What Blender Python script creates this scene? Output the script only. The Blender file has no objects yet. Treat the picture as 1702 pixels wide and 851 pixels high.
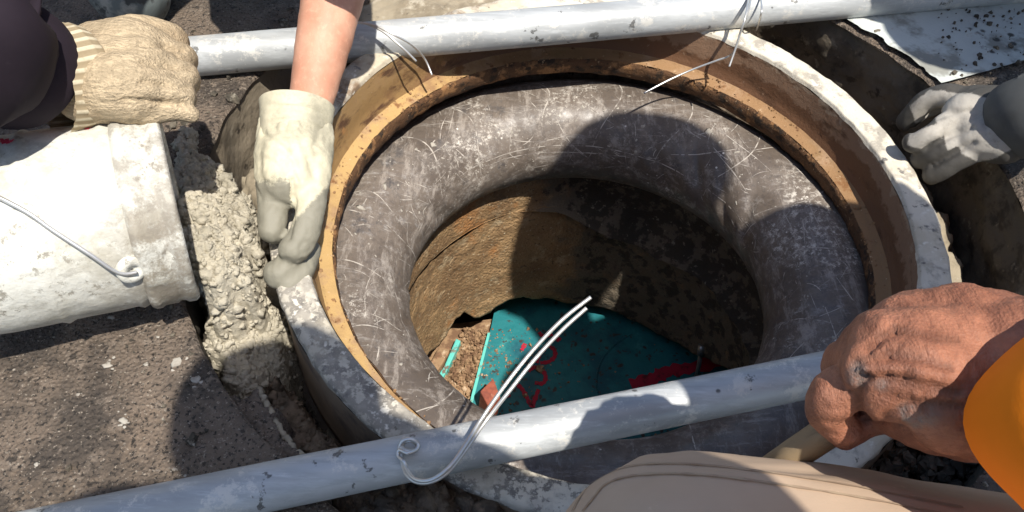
import bpy, math, random
import numpy as np
from mathutils import Vector, Matrix
from mathutils.bvhtree import BVHTree
random.seed(7); rng = np.random.default_rng(7)
scene = bpy.context.scene
COL = scene.collection

# ------------------------------------------------------------ camera, light, exposure
W, H, F = 1702.0, 851.0, 1300.0
CAM = np.array([-.108, -.614, .622]); PITCH = .8777; ROLL = .0266
fw = np.array([0, math.cos(PITCH), -math.sin(PITCH)])
r0 = np.array([1., 0, 0]); u0 = np.cross(r0, fw)
rt = r0*math.cos(ROLL) + u0*math.sin(ROLL); up = -r0*math.sin(ROLL) + u0*math.cos(ROLL)
cd = bpy.data.cameras.new('camera'); cam = bpy.data.objects.new('camera', cd); COL.objects.link(cam)
cam.matrix_world = Matrix(((rt[0], up[0], -fw[0], CAM[0]), (rt[1], up[1], -fw[1], CAM[1]), (rt[2], up[2], -fw[2], CAM[2]), (0, 0, 0, 1)))
cd.sensor_width = 36; cd.lens = 36*F/W; cd.clip_start = .01; cd.clip_end = 500
scene.camera = cam

SUN = np.array([.2405, -.3520, .9046])                     # towards the sun
elev = math.asin(SUN[2]); az = math.atan2(SUN[0], SUN[1])
w = bpy.data.worlds.new('World'); scene.world = w; w.use_nodes = True
nt = w.node_tree; bg = nt.nodes['Background']
sk = nt.nodes.new('ShaderNodeTexSky'); sk.sky_type = 'NISHITA'; sk.sun_disc = False
sk.sun_elevation = elev; sk.sun_rotation = az
nt.links.new(sk.outputs[0], bg.inputs[0]); bg.inputs[1].default_value = .14
sl = bpy.data.lights.new('sun', 'SUN'); sl.energy = 5.0; sl.angle = math.radians(.55); sl.color = (1, .95, .87)
so = bpy.data.objects.new('sun', sl); COL.objects.link(so)
so.rotation_euler = Vector(SUN.tolist()).to_track_quat('Z', 'Y').to_euler()
so.location = (1, -1.5, 4)
vs = scene.view_settings; vs.view_transform = 'Standard'; vs.look = 'None'; vs.exposure = .42; vs.gamma = 1

# ------------------------------------------------------------ maths helpers
def ray(px, py):
    d = fw + rt*(px - W/2)/F - up*(py - H/2)/F
    return d/np.linalg.norm(d)
def at(px, py, z):                                         # photo pixel seen at world height z
    d = ray(px, py); return CAM + d*(z - CAM[2])/d[2]
def c(px, py, z, r): return (at(px, py, z), r)

def _h(ix, iy, iz, seed):
    n = (ix*73856093) ^ (iy*19349663) ^ (iz*83492791) ^ (seed*2654435761)
    n = (n ^ (n >> 13))*1274126177 & 0xffffffff
    n = (n ^ (n >> 16))*2246822519 & 0xffffffff
    return ((n ^ (n >> 15)) & 0xffff)/65535.0
def vn(P, s, seed=0):
    Q = np.asarray(P, float)*s; i = np.floor(Q).astype(np.int64); f = Q - i; f = f*f*(3 - 2*f)
    o = 0
    for a in (0, 1):
        for b in (0, 1):
            for cc in (0, 1):
                wgt = (f[..., 0] if a else 1-f[..., 0])*(f[..., 1] if b else 1-f[..., 1])*(f[..., 2] if cc else 1-f[..., 2])
                o = o + wgt*_h(i[..., 0]+a, i[..., 1]+b, i[..., 2]+cc, seed)
    return o*2 - 1
def fbm(P, s, o=4, seed=0, g=.5):
    t = 0; a = 1
    for k in range(o):
        t = t + a*vn(P, s*2**k, seed+k); a *= g
    return t
def cell(P, s, seed=0):                                    # distance to nearest jittered point
    Q = np.asarray(P, float)*s; i = np.floor(Q).astype(np.int64); best = np.full(Q.shape[:-1], 9.)
    for a in (-1, 0, 1):
        for b in (-1, 0, 1):
            for cc in (-1, 0, 1):
                j = i + np.array([a, b, cc])
                p = np.stack([j[..., k] + _h(j[..., 0], j[..., 1], j[..., 2], seed+11*k+1) for k in range(3)], -1)
                best = np.minimum(best, np.linalg.norm(Q - p, axis=-1))
    return best

# ------------------------------------------------------------ materials
class T:
    def __init__(s, name):
        s.m = bpy.data.materials.new(name); s.m.use_nodes = True; s.t = s.m.node_tree
        s.b = s.t.nodes['Principled BSDF']; s.co = s.t.nodes.new('ShaderNodeTexCoord')
    def n(s, k): return s.t.nodes.new(k)
    def l(s, a, b): s.t.links.new(a, b)
    def vec(s, st=None, coord='Object', rot=None, warp=0, wscale=20):
        v = s.co.outputs[coord]
        if st or rot:
            mp = s.n('ShaderNodeMapping'); s.l(v, mp.inputs[0])
            if st: mp.inputs['Scale'].default_value = st
            if rot: mp.inputs['Rotation'].default_value = rot
            v = mp.outputs[0]
        if warp:
            nn = s.n('ShaderNodeTexNoise'); nn.inputs['Scale'].default_value = wscale; s.l(v, nn.inputs['Vector'])
            a = s.n('ShaderNodeVectorMath'); a.operation = 'MULTIPLY_ADD'
            s.l(nn.outputs['Color'], a.inputs[0]); a.inputs[1].default_value = (warp,)*3; s.l(v, a.inputs[2]); v = a.outputs[0]
        return v
    def noise(s, sc, det=5, ro=.6, **k):
        x = s.n('ShaderNodeTexNoise'); x.inputs['Scale'].default_value = sc; x.inputs['Detail'].default_value = det
        x.inputs['Roughness'].default_value = ro; s.l(s.vec(**k), x.inputs['Vector']); return x.outputs['Fac']
    def voro(s, sc, feat='F1', **k):
        x = s.n('ShaderNodeTexVoronoi'); x.feature = feat; x.inputs['Scale'].default_value = sc
        s.l(s.vec(**k), x.inputs['Vector']); return x.outputs['Distance']
    def wave(s, sc, dist=2, det=2, direc='X', **k):
        x = s.n('ShaderNodeTexWave'); x.bands_direction = direc; x.inputs['Scale'].default_value = sc
        x.inputs['Distortion'].default_value = dist; x.inputs['Detail'].default_value = det
        s.l(s.vec(**k), x.inputs['Vector']); return x.outputs['Fac']
    def attr(s, name):
        x = s.n('ShaderNodeAttribute'); x.attribute_name = name; return x.outputs['Fac']
    def rng(s, v, lo, hi, a=0, b=1):
        x = s.n('ShaderNodeMapRange'); x.interpolation_type = 'SMOOTHSTEP'; s.l(v, x.inputs['Value'])
        for k, q in zip(('From Min', 'From Max', 'To Min', 'To Max'), (lo, hi, a, b)): x.inputs[k].default_value = q
        return x.outputs['Result']
    def math(s, op, a, b=None):
        x = s.n('ShaderNodeMath'); x.operation = op
        for k, q in enumerate((a, b)):
            if q is None: continue
            if isinstance(q, (int, float)): x.inputs[k].default_value = q
            else: s.l(q, x.inputs[k])
        return x.outputs[0]
    def mix(s, f, a, b):
        x = s.n('ShaderNodeMix'); x.data_type = 'RGBA'
        if isinstance(f, (int, float)): x.inputs[0].default_value = f
        else: s.l(f, x.inputs[0])
        for k, q in ((6, a), (7, b)):
            if isinstance(q, tuple): x.inputs[k].default_value = (*q, 1)
            else: s.l(q, x.inputs[k])
        return x.outputs[2]
    def done(s, col, rough=.8, bump=None, strength=.5, dist=.002, metal=0, spec=.4, sss=0, coat=0):
        if isinstance(col, tuple): s.b.inputs['Base Color'].default_value = (*col, 1)
        else: s.l(col, s.b.inputs['Base Color'])
        if isinstance(rough, (int, float)): s.b.inputs['Roughness'].default_value = rough
        else: s.l(rough, s.b.inputs['Roughness'])
        if isinstance(metal, (int, float)): s.b.inputs['Metallic'].default_value = metal
        else: s.l(metal, s.b.inputs['Metallic'])
        s.b.inputs['Specular IOR Level'].default_value = spec
        if sss:
            s.b.inputs['Subsurface Weight'].default_value = sss; s.b.inputs['Subsurface Radius'].default_value = (.008, .003, .0015)
            s.b.inputs['Subsurface Scale'].default_value = .5
        if coat: s.b.inputs['Coat Weight'].default_value = coat
        if bump is not None:
            bp = s.n('ShaderNodeBump'); bp.inputs['Strength'].default_value = strength; bp.inputs['Distance'].default_value = dist*.42
            s.l(bump, bp.inputs['Height']); s.l(bp.outputs[0], s.b.inputs['Normal'])
        return s.m

def layered(name, base, layers, rough=.85, bumps=(), strength=.6, dist=.002, metal=0, spec=.35):
    """layers: (colour, scale, lo, hi[, dict]) masks from noise; bumps: (kind, scale, weight)"""
    t = T(name); col = base
    for L in layers:
        o = L[4] if len(L) > 4 else {}
        kind = o.get('kind', 'noise'); kw = {k: o[k] for k in ('st', 'rot', 'warp', 'wscale', 'coord') if k in o}
        if kind == 'noise': v = t.noise(L[1], o.get('det', 5), o.get('ro', .65), **kw)
        elif kind == 'voro': v = t.voro(L[1], **kw)
        elif kind == 'edge': v = t.voro(L[1], 'DISTANCE_TO_EDGE', **kw)
        elif kind == 'wave': v = t.wave(L[1], o.get('dist', 2), 2, o.get('dir', 'X'), **kw)
        elif kind == 'attr':
            v = t.attr(o['name'])
            if L[1] > 1: v = t.math('ADD', v, t.math('MULTIPLY', t.math('SUBTRACT', t.noise(L[1], 5, .65), .5), o.get('k', 1.)))
        m = t.rng(v, L[2], L[3])
        if 'gate' in o:
            g = o['gate']; m = t.math('MULTIPLY', m, t.rng(t.noise(g[0], 3), g[1], g[2]))
        if 'amt' in o: m = t.math('MULTIPLY', m, o['amt'])
        col = t.mix(m, col, L[0])
    h = None
    for b in bumps:
        o = b[3] if len(b) > 3 else {}
        v = {'noise': lambda: t.noise(b[1], 6, .7, **o), 'voro': lambda: t.voro(b[1], **o), 'wave': lambda: t.wave(b[1], 1.5, 2, **o)}[b[0]]()
        v = t.math('MULTIPLY', v, b[2]); h = v if h is None else t.math('ADD', h, v)
    return t.done(col, rough, h, strength, dist, metal, spec)

M = {}
M['asphalt'] = layered('asphalt', (.2, .152, .112), [
    ((.085, .067, .052), 11, .42, .6), ((.25, .185, .13), 6, .52, .66), ((.24, .19, .145), 45, .54, .66), ((.028, .022, .017), 260, .55, .62), ((.4, .34, .27), 330, .6, .66), ((.06, .047, .036), 70, .58, .66),
    ((.36, .31, .25), 170, .16, .09, dict(kind='voro', gate=(24, .48, .6))), ((.5, .45, .37), 60, .1, .05, dict(kind='voro', gate=(14, .5, .6))),
    ((.34, .3, .24), 12, .68, .76)], .7, [('voro', 260, 1.), ('noise', 110, 1.6), ('noise', 320, 1.)], 1, .009, spec=.5)
M['cut'] = layered('cut_asphalt', (.1, .085, .065), [
    ((.045, .038, .03), 30, .48, .62), ((.24, .2, .145), 1, .3, .8, dict(kind='attr', name='smear')), ((.17, .14, .1), 9, .52, .64), ((.16, .135, .1), 90, .2, .08, dict(kind='voro', gate=(25, .45, .6))),
    ((.26, .225, .17), 45, .62, .72), ((.05, .04, .03), 26, .6, .68)], .75, [('noise', 120, 1), ('voro', 90, .5)], .9, .004)
M['soil'] = layered('trench_soil', (.21, .16, .115), [((.1, .078, .056), 30, .45, .6), ((.3, .25, .185), 16, .56, .68),
    ((.24, .21, .16), 70, .2, .08, dict(kind='voro', gate=(20, .5, .6)))], .85, [('noise', 90, 1), ('noise', 300, .4)], 1, .006)
M['mortar'] = layered('wet_mortar', (.52, .47, .365), [((.4, .36, .275), 25, .4, .65), ((.6, .55, .44), 120, .55, .7), ((.14, .12, .09), 210, .62, .74),
    ((.2, .17, .125), 9, .58, .75)], .6, [('noise', 180, 1.4), ('noise', 600, .6), ('voro', 130, .8)], 1, .005, spec=.5)
M['mud'] = layered('pale_mud', (.33, .28, .2), [((.2, .165, .115), 12, .42, .62), ((.45, .4, .31), 40, .55, .7), ((.1, .085, .06), 60, .64, .74)], .85, [('noise', 120, 1), ('noise', 500, .5)], .8, .003)
M['dirtmud'] = layered('dark_mud', (.15, .115, .08), [((.06, .046, .033), 18, .42, .58), ((.3, .26, .2), 26, .56, .68), ((.2, .14, .09), 60, .55, .7)], .75, [('noise', 100, 1), ('noise', 400, .5)], 1, .006)
M['paint'] = layered('road_paint', (.52, .55, .52), [((.27, .27, .24), 11, .47, .58), ((.25, .25, .24), 40, .6, .68, dict(gate=(9, .45, .55))),
    ((.06, .06, .055), 42, .26, .14, dict(kind='voro', gate=(9, .5, .56))), ((.45, .42, .36), 90, .6, .7), ((.08, .075, .07), 8, .68, .73)], .7, [('noise', 200, 1), ('voro', 60, .6)], .5, .003)
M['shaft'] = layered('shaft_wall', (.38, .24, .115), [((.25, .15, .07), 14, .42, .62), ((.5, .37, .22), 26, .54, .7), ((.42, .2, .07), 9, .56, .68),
    ((.13, .08, .04), 150, .56, .68), ((.6, .5, .34), 210, .6, .68), ((.17, .137, .095), 16, .42, .62, dict(kind='attr', name='shade', k=.9)), ((.06, .05, .035), 40, .66, .74, dict(kind='attr', name='shade', k=1.2)), ((.3, .26, .19), 90, .95, 1.05, dict(kind='attr', name='shade', k=1.8))], .7, [('noise', 60, .8), ('noise', 240, 1.1), ('voro', 200, .6)], 1, .008, spec=.5)  # the attribute masks paint right-side shade into the wall, plus pale crust flecks
M['dark'] = layered('pit_soil', (.04, .033, .025), [((.08, .06, .045), 30, .5, .7)], .9, [('noise', 60, 1)], 1, .01)
M['ironwhite'] = layered('cement_crusted_rim', (.6, .55, .45), [((.17, .155, .135), 80, .52, .74, dict(kind='attr', name='wear', k=2.6)), ((.34, .31, .26), 22, .5, .8, dict(kind='attr', name='wear', k=1.6, amt=.6)), ((.2, .135, .085), 40, .5, .75, dict(kind='attr', name='brown', k=1.2)), ((.34, .31, .26), 34, .5, .64), ((.5, .44, .33), 9, .5, .68), ((.16, .15, .14), 60, .58, .68, dict(gate=(5, .47, .54))),
    ((.7, .66, .57), 80, .58, .68), ((.17, .15, .12), 120, .63, .7)], .8, [('noise', 60, 1), ('noise', 260, .6)], .7, .003)
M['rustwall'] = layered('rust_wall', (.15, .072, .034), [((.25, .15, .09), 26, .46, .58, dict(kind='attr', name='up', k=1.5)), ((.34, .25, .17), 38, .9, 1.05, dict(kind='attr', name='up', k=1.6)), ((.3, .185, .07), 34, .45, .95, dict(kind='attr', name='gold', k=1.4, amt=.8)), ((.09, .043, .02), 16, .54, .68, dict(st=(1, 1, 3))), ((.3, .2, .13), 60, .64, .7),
    ((.34, .17, .06), 30, .64, .74), ((.5, .42, .33), 90, .07, .04, dict(kind='voro', gate=(15, .56, .62)))], .72, [('noise', 50, 1), ('noise', 220, .8)], .8, .003, spec=.5)
M['rustseat'] = layered('rust_seat', (.27, .155, .072), [((.46, .3, .12), 34, .4, .95, dict(kind='attr', name='gold', k=1.4, amt=.85)), ((.2, .13, .055), 6, .5, .7), ((.33, .21, .12), 18, .5, .65), ((.2, .095, .035), 36, .58, .68), ((.13, .06, .025), 80, .62, .7), ((.5, .36, .22), 130, .64, .72)], .75, [('noise', 60, 1), ('noise', 260, .8)], .8, .003)
M['rustlip'] = layered('rust_lip', (.12, .06, .027), [((.33, .17, .07), 40, .5, .62), ((.04, .025, .015), 60, .5, .62), ((.45, .3, .17), 150, .62, .7)], .8, [('noise', 120, 1.2), ('noise', 400, .8)], 1, .006)
M['ironout'] = layered('outer_iron', (.3, .22, .145), [((.16, .12, .09), 12, .45, .62), ((.4, .32, .22), 24, .58, .7, dict(st=(1, 1, .4)))], .78, [('noise', 60, 1), ('noise', 200, .6)], .7, .004)
# galvanised pipe
def galv(name, base, seed):
    t = T(name)
    n1 = t.noise(18, 5, .6, st=(.35, 1.6, 1.6), rot=(0, 0, -.19)); n2 = t.noise(60, 6, .7, st=(.25, 2, 2), rot=(0, 0, -.19))
    col = t.mix(t.rng(n1, .42, .66), base, tuple(x*.72 for x in base)); col = t.mix(t.math('MULTIPLY', t.rng(t.noise(30, 6, .75, st=(.12, 2.5, 2.5), rot=(0, 0, -.19)), .52, .62), .5), col, (.33, .34, .34)); col = t.mix(t.rng(n2, .5, .75), col, tuple(min(.9, x*1.22) for x in base))
    col = t.mix(t.rng(t.noise(38, 5, .65), .63, .67), col, (.13, .13, .125))
    col = t.mix(t.math('MULTIPLY', t.rng(t.voro(30), .1, .06), t.rng(t.noise(11, 3), .56, .6)), col, (.1, .1, .1))
    col = t.mix(t.math('MULTIPLY', t.rng(t.noise(26, 7, .8), .53, .6), .8), col, (.6, .58, .53))
    return t.done(col, t.rng(n2, .3, .7, .38, .62), t.math('ADD', t.noise(120, 4), t.math('MULTIPLY', n1, 2.)), .25, .002, .15, .5)
M['galv'] = galv('galvanised_steel', (.45, .465, .465), 0)
M['wire'] = T('tie_wire').done((.66, .65, .62), .35, metal=.75)
# inner tube rubber: masks ride on the UV so that lines run round and across the tube
def rubber():
    t = T('dusty_rubber')
    col = (.105, .083, .066)
    col = t.mix(t.rng(t.noise(9, 6, .7), .4, .62), col, (.158, .128, .103))
    col = t.mix(t.rng(t.noise(17, 6, .75), .55, .68), col, (.075, .066, .062))
    col = t.mix(t.math('MULTIPLY', t.rng(t.noise(50, 8, .85, st=(1, .22, 1), rot=(.3, .2, .5)), .5, .62), .7), col, (.32, .28, .24))
    col = t.mix(t.math('MULTIPLY', t.rng(t.noise(46, 8, .85, st=(.2, 1, 1), rot=(.1, .6, -.4)), .53, .64), .6), col, (.32, .29, .26))
    col = t.mix(t.math('MULTIPLY', t.rng(t.noise(150, 6, .8), .5, .62), .35), col, (.05, .045, .045))
    # powdery scuffs
    sc_ = t.math('MULTIPLY', t.rng(t.noise(120, 8, .85), .5, .6), t.rng(t.noise(7, 5, .65), .5, .6))
    col = t.mix(sc_, col, (.5, .46, .4))
    sc2 = t.math('MULTIPLY', t.rng(t.noise(60, 7, .8, st=(1, 1, .5)), .54, .66), t.rng(t.noise(4.5, 3, .6), .5, .62)); sc2 = t.math('MULTIPLY', sc2, .6)
    col = t.mix(sc2, col, (.34, .32, .3))
    col = t.mix(t.math('MULTIPLY', t.rng(t.voro(70), .12, .08), t.rng(t.noise(22, 3), .55, .6)), col, (.6, .56, .5))
    h = t.math('ADD', t.noise(90, 5, .6), t.math('MULTIPLY', t.noise(12, 3), 2.))
    return t.done(col, t.rng(t.noise(30, 6, .7), .35, .65, .3, .66), h, .35, .002, 0, .45)
M['rubber'] = rubber()
M['scratch'] = layered('chalky_scratch', (.42, .38, .33), [((.17, .145, .125), 60, .45, .58)], .85)
M['khakiseam'] = layered('khaki_seam', (.33, .235, .16), [((.4, .3, .2), 60, .45, .6)], .85)
M['splat'] = layered('dried_cement', (.36, .33, .28), [((.24, .21, .175), 90, .45, .65)], .85, [('noise', 300, 1)], .5, .002)
def skin(name, base, deep, dirt=(.2, .17, .15)):
    t = T(name)
    col = t.mix(t.rng(t.noise(22, 4, .6), .35, .65), base, deep)
    col = t.mix(t.math('MULTIPLY', t.rng(t.noise(140, 5, .7), .5, .7), .45), col, tuple(min(1, x*1.25) for x in base))
    col = t.mix(t.math('MULTIPLY', t.rng(t.attr('crease'), .15, 1.), .55), col, tuple(x*.45 for x in deep))  # shade of the creases painted into the skin colour
    col = t.mix(t.math('MULTIPLY', t.rng(t.attr('dirt'), .2, .9), t.rng(t.noise(45, 6, .7), .3, .6)), col, dirt)
    wr = t.noise(80, 7, .75, st=(2.4, .35, 1), rot=(0, 0, .35)); fine = t.voro(750)
    col = t.mix(t.math('MULTIPLY', t.rng(wr, .48, .6), .6 if name[0] == 'w' else .25), col, deep)
    h = t.math('ADD', t.math('MULTIPLY', t.math('MULTIPLY', wr, t.rng(t.noise(26, 3), .35, .65, .25, 1.)), 2.4 if name[0] == 'w' else .5), t.math('MULTIPLY', fine, .25))
    return t.done(col, .55, h,   .8 if name[0] == 'w' else .4, .004 if name[0] == 'w' else .002, 0, .4, sss=.08)
M['skinhand'] = skin('weathered_skin', (.38, .16, .092), (.2, .078, .045))
M['skinarm'] = skin('forearm_skin', (.62, .34, .23), (.52, .25, .16))
def glove(name, base, dirt, scale=0, r=.85, ribs=False, dark=None):
    t = T(name)
    col = t.mix(t.rng(t.noise(40, 5, .6), .4, .7), base, tuple(x*.82 for x in base))
    h = t.noise(220, 5, .7)
    if ribs:
        rb = t.noise(330, 4, .7, st=(.22, 1, 1), rot=(0, 0, .08)); kn = t.voro(420)
        col = t.mix(t.math('MULTIPLY', t.rng(rb, .58, .44), .5), col, tuple(x*.45 for x in base))
        col = t.mix(t.math('MULTIPLY', t.rng(t.noise(240, 5, .8), .5, .64), .5), col, tuple(x*.5 for x in base))
        h = t.math('ADD', t.math('MULTIPLY', rb, 2.2), t.math('MULTIPLY', kn, .7)); h = t.math('ADD', h, t.math('MULTIPLY', t.noise(90, 6, .8), 2.5))
        col = t.mix(t.math('MULTIPLY', t.rng(t.noise(13, 5, .6), .5, .68), .8), col, dirt)
    m = t.rng(t.math('ADD', t.attr('dirt'), t.math('MULTIPLY', t.math('SUBTRACT', t.noise(70, 7, .8), .5), 1.1)), .36, .6)
    col = t.mix(t.math('MULTIPLY', t.rng(t.noise(18, 7, .75), .5, .68), .45), col, tuple(x*.72 for x in dirt))
    if not ribs: col = t.mix(m, col, dirt)
    if dark: col = t.mix(t.rng(t.noise(60, 5, .6), .58, .66), col, dark)
    return t.done(col, r, h, .8 if ribs else .5, .004 if ribs else .003, 0, .3)
M['cream'] = glove('cream_rubber_glove', (.6, .55, .4), (.235, .22, .17), r=.6)
M['greyglove'] = glove('grey_dirty_glove', (.43, .4, .35), (.075, .07, .062), r=.6)
M['knit'] = glove('knitted_cotton_glove', (.62, .49, .32), (.36, .27, .17), ribs=True)
def cloth(name, base, sc=900, var=.75, wr=1.):
    t = T(name)
    col = t.mix(t.rng(t.noise(16, 4, .6), .35, .7), base, tuple(x*var for x in base))
    col = t.mix(t.math('MULTIPLY', t.rng(t.noise(70, 6, .75), .62, .7), .25), col, tuple(min(.85, x*1.6+.03) for x in base))
    return t.done(col, .85, t.math('ADD', t.math('MULTIPLY', t.noise(sc, 2), .12), t.math('MULTIPLY', t.noise(20, 4), 2.*wr)), .4, .002, 0, .25)
M['purple'] = cloth('dark_purple_cloth', (.02, .013, .02)); M['orange'] = cloth('orange_cloth', (.95, .24, .008), var=.9)
M['khaki'] = cloth('khaki_cloth', (.5, .37, .26), var=.88, wr=.8); M['greycloth'] = cloth('grey_cloth', (.1, .105, .105)); M['navy'] = cloth('navy_cloth', (.03, .035, .05))
M['hair'] = cloth('black_hair', (.015, .012, .01)); M['cap'] = cloth('straw_cap', (.4, .33, .2))
M['boot'] = layered('muddy_boot', (.12, .14, .14), [((.28, .29, .27), 18, .5, .62), ((.05, .055, .055), 40, .55, .65)], .7, [('noise', 60, 1)], .6, .003)
def bucket_mat():
    t = T('white_bucket_plastic')
    col = (.66, .65, .58)
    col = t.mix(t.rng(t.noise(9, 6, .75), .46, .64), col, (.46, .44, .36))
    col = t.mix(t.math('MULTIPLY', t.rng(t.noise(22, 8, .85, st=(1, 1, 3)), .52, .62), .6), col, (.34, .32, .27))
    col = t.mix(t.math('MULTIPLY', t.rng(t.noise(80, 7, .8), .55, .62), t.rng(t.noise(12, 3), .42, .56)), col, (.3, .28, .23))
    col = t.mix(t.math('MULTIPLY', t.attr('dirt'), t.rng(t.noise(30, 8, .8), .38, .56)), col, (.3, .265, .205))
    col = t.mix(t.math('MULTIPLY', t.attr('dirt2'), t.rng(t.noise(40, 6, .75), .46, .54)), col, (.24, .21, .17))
    return t.done(col, .55, t.math('ADD', t.noise(70, 7, .75), t.math('MULTIPLY', t.noise(16, 5), 2.)), .8, .004, 0, .4)
M['bucket'] = bucket_mat()
M['redprint'] = layered('red_print', (.62, .03, .07), [((.8, .5, .5), 130, .58, .66)], .6)
M['lavender'] = layered('lavender_print', (.4, .38, .6), [((.7, .68, .66), 110, .52, .6)], .6)
M['teal'] = layered('teal_paint', (.014, .16, .175), [((.008, .09, .115), 12, .42, .62), ((.05, .26, .25), 20, .58, .72),
    ((.035, .03, .025), 50, .24, .16, dict(kind='voro', gate=(10, .47, .54), warp=.02, wscale=40)), ((.05, .042, .035), 60, .6, .66), ((.1, .08, .055), 30, .68, .74)], .5, [('noise', 80, 1), ('voro', 60, .6)], .6, .004, spec=.5)
M['tealedge'] = layered('chipped_teal_edge', (.12, .5, .43), [((.16, .11, .08), 60, .56, .62), ((.3, .5, .42), 30, .55, .7)], .6, [('noise', 90, 1)], .6, .004)
M['redpaint'] = layered('red_marking_paint', (.36, .012, .035), [((.12, .012, .02), 60, .5, .68)], .6, [('noise', 100, 1)], .4, .002)
M['brick'] = layered('red_brick', (.3, .085, .05), [((.2, .06, .04), 40, .5, .65), ((.4, .18, .12), 90, .6, .7)], .8, [('noise', 200, 1)], .6, .002)
M['gravel'] = layered('brown_gravel', (.3, .19, .105), [((.16, .09, .05), 40, .45, .6), ((.48, .36, .24), 55, .57, .67), ((.4, .17, .1), 30, .6, .7)], .85, [('noise', 300, 1)], .6, .002)
M['stones'] = layered('grey_stones', (.14, .12, .09), [((.05, .043, .033), 22, .42, .58), ((.34, .31, .25), 28, .58, .66)], .85, [('noise', 200, 1)], .6, .002)
M['wood'] = layered('tan_wood', (.26, .19, .11), [((.17, .12, .07), 30, .45, .7, dict(st=(1, 6, 1)))], .6, [('noise', 120, 1)], .3, .001)
M['steel'] = T('dull_steel').done((.32, .32, .3), .4, metal=.7)

# ------------------------------------------------------------ mesh helpers
def setp(o, label=None, cat=None, group=None, kind=None):
    for k, v in (('label', label), ('category', cat), ('group', group), ('kind', kind)):
        if v: o[k] = v
    return o
def link(name, me, mat=None, parent=None, **k):
    o = bpy.data.objects.new(name, me); COL.objects.link(o)
    if mat is not None and not me.materials: me.materials.append(mat)
    if parent is not None:
        o.parent = parent; o.matrix_parent_inverse = Matrix.Translation(-Vector(parent.location))
    return setp(o, **k)
def empty(name, loc, **k):
    o = bpy.data.objects.new(name, None); o.empty_display_size = .05; COL.objects.link(o); o.location = [float(x) for x in loc]; return setp(o, **k)
def mesh(name, V, Fc, smooth=True):
    me = bpy.data.meshes.new(name); me.from_pydata(np.asarray(V, float).tolist(), [], [tuple(int(i) for i in f) for f in Fc]); me.update()
    if smooth: me.polygons.foreach_set('use_smooth', [True]*len(me.polygons))
    return me
def obj(name, V, Fc, mat, parent=None, smooth=True, **k): return link(name, mesh(name, V, Fc, smooth), M[mat], parent, **k)
def cat_(parts):
    V = []; Fc = []; o = 0
    for v, f in parts:
        V.append(np.asarray(v, float)); Fc += [tuple(i+o for i in q) for q in f]; o += len(v)
    return np.concatenate(V), Fc
def gridfaces(n, m, wrap_n=False, wrap_m=False):
    Fc = []
    for i in range(n if wrap_n else n-1):
        for j in range(m if wrap_m else m-1):
            a = i*m+j; b = i*m+(j+1) % m; c_ = ((i+1) % n)*m+(j+1) % m; d = ((i+1) % n)*m+j
            Fc.append((a, b, c_, d))
    return Fc
def spline(P, n=8):
    P = [np.asarray(p, float) for p in P]; out = []
    for i in range(len(P)-1):
        a, b, c_, d = P[max(i-1, 0)], P[i], P[i+1], P[min(i+2, len(P)-1)]
        for k in range(n):
            t = k/n; out.append(.5*((2*b)+(-a+c_)*t+(2*a-5*b+4*c_-d)*t*t+(-a+3*b-3*c_+d)*t**3))
    out.append(P[-1]); return np.array(out)
def tube(P, R, n=10, cap=True):
    P = np.asarray(P, float); m = len(P); R = np.full(m, R) if np.isscalar(R) else np.asarray(R, float)
    Tn = np.gradient(P, axis=0); Tn /= np.linalg.norm(Tn, axis=1)[:, None]+1e-12
    u = np.cross(Tn[0], [0, 0, 1.]);
    if np.linalg.norm(u) < .1: u = np.cross(Tn[0], [0, 1., 0])
    u /= np.linalg.norm(u); V = []
    a = np.linspace(0, 2*math.pi, n, endpoint=False)
    for i in range(m):
        u = u - Tn[i]*(u@Tn[i]); u /= np.linalg.norm(u); v = np.cross(Tn[i], u)
        V.append(P[i]+R[i]*(np.cos(a)[:, None]*u+np.sin(a)[:, None]*v))
    Fc = gridfaces(m, n, False, True)
    if cap: Fc += [tuple(range(n))[::-1], tuple((m-1)*n+k for k in range(n))]
    return np.concatenate(V), Fc
def lathe(prof, n=160, ctr=(0, 0)):
    a = np.linspace(0, 2*math.pi, n, endpoint=False); V = []
    for r, z in prof: V.append(np.stack([ctr[0]+r*np.cos(a), ctr[1]+r*np.sin(a), np.full(n, z)], 1))
    return np.concatenate(V), [f[::-1] for f in gridfaces(len(prof), n, False, True)]
def ball(p, r, nu=10, nv=7):
    V = [p+np.array([0, 0, r])]
    for j in range(1, nv):
        ph = math.pi*j/nv
        for i in range(nu):
            t = 2*math.pi*i/nu; V.append(p+r*np.array([math.sin(ph)*math.cos(t), math.sin(ph)*math.sin(t), math.cos(ph)]))
    V.append(p-np.array([0, 0, r])); Fc = []
    for i in range(nu): Fc.append((0, 1+i, 1+(i+1) % nu))
    for j in range(nv-2):
        for i in range(nu):
            a = 1+j*nu; Fc.append((a+i, a+nu+i, a+nu+(i+1) % nu, a+(i+1) % nu))
    e = len(V)-1; a = 1+(nv-2)*nu
    for i in range(nu): Fc.append((e, a+(i+1) % nu, a+i))
    return np.array(V), Fc
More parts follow.
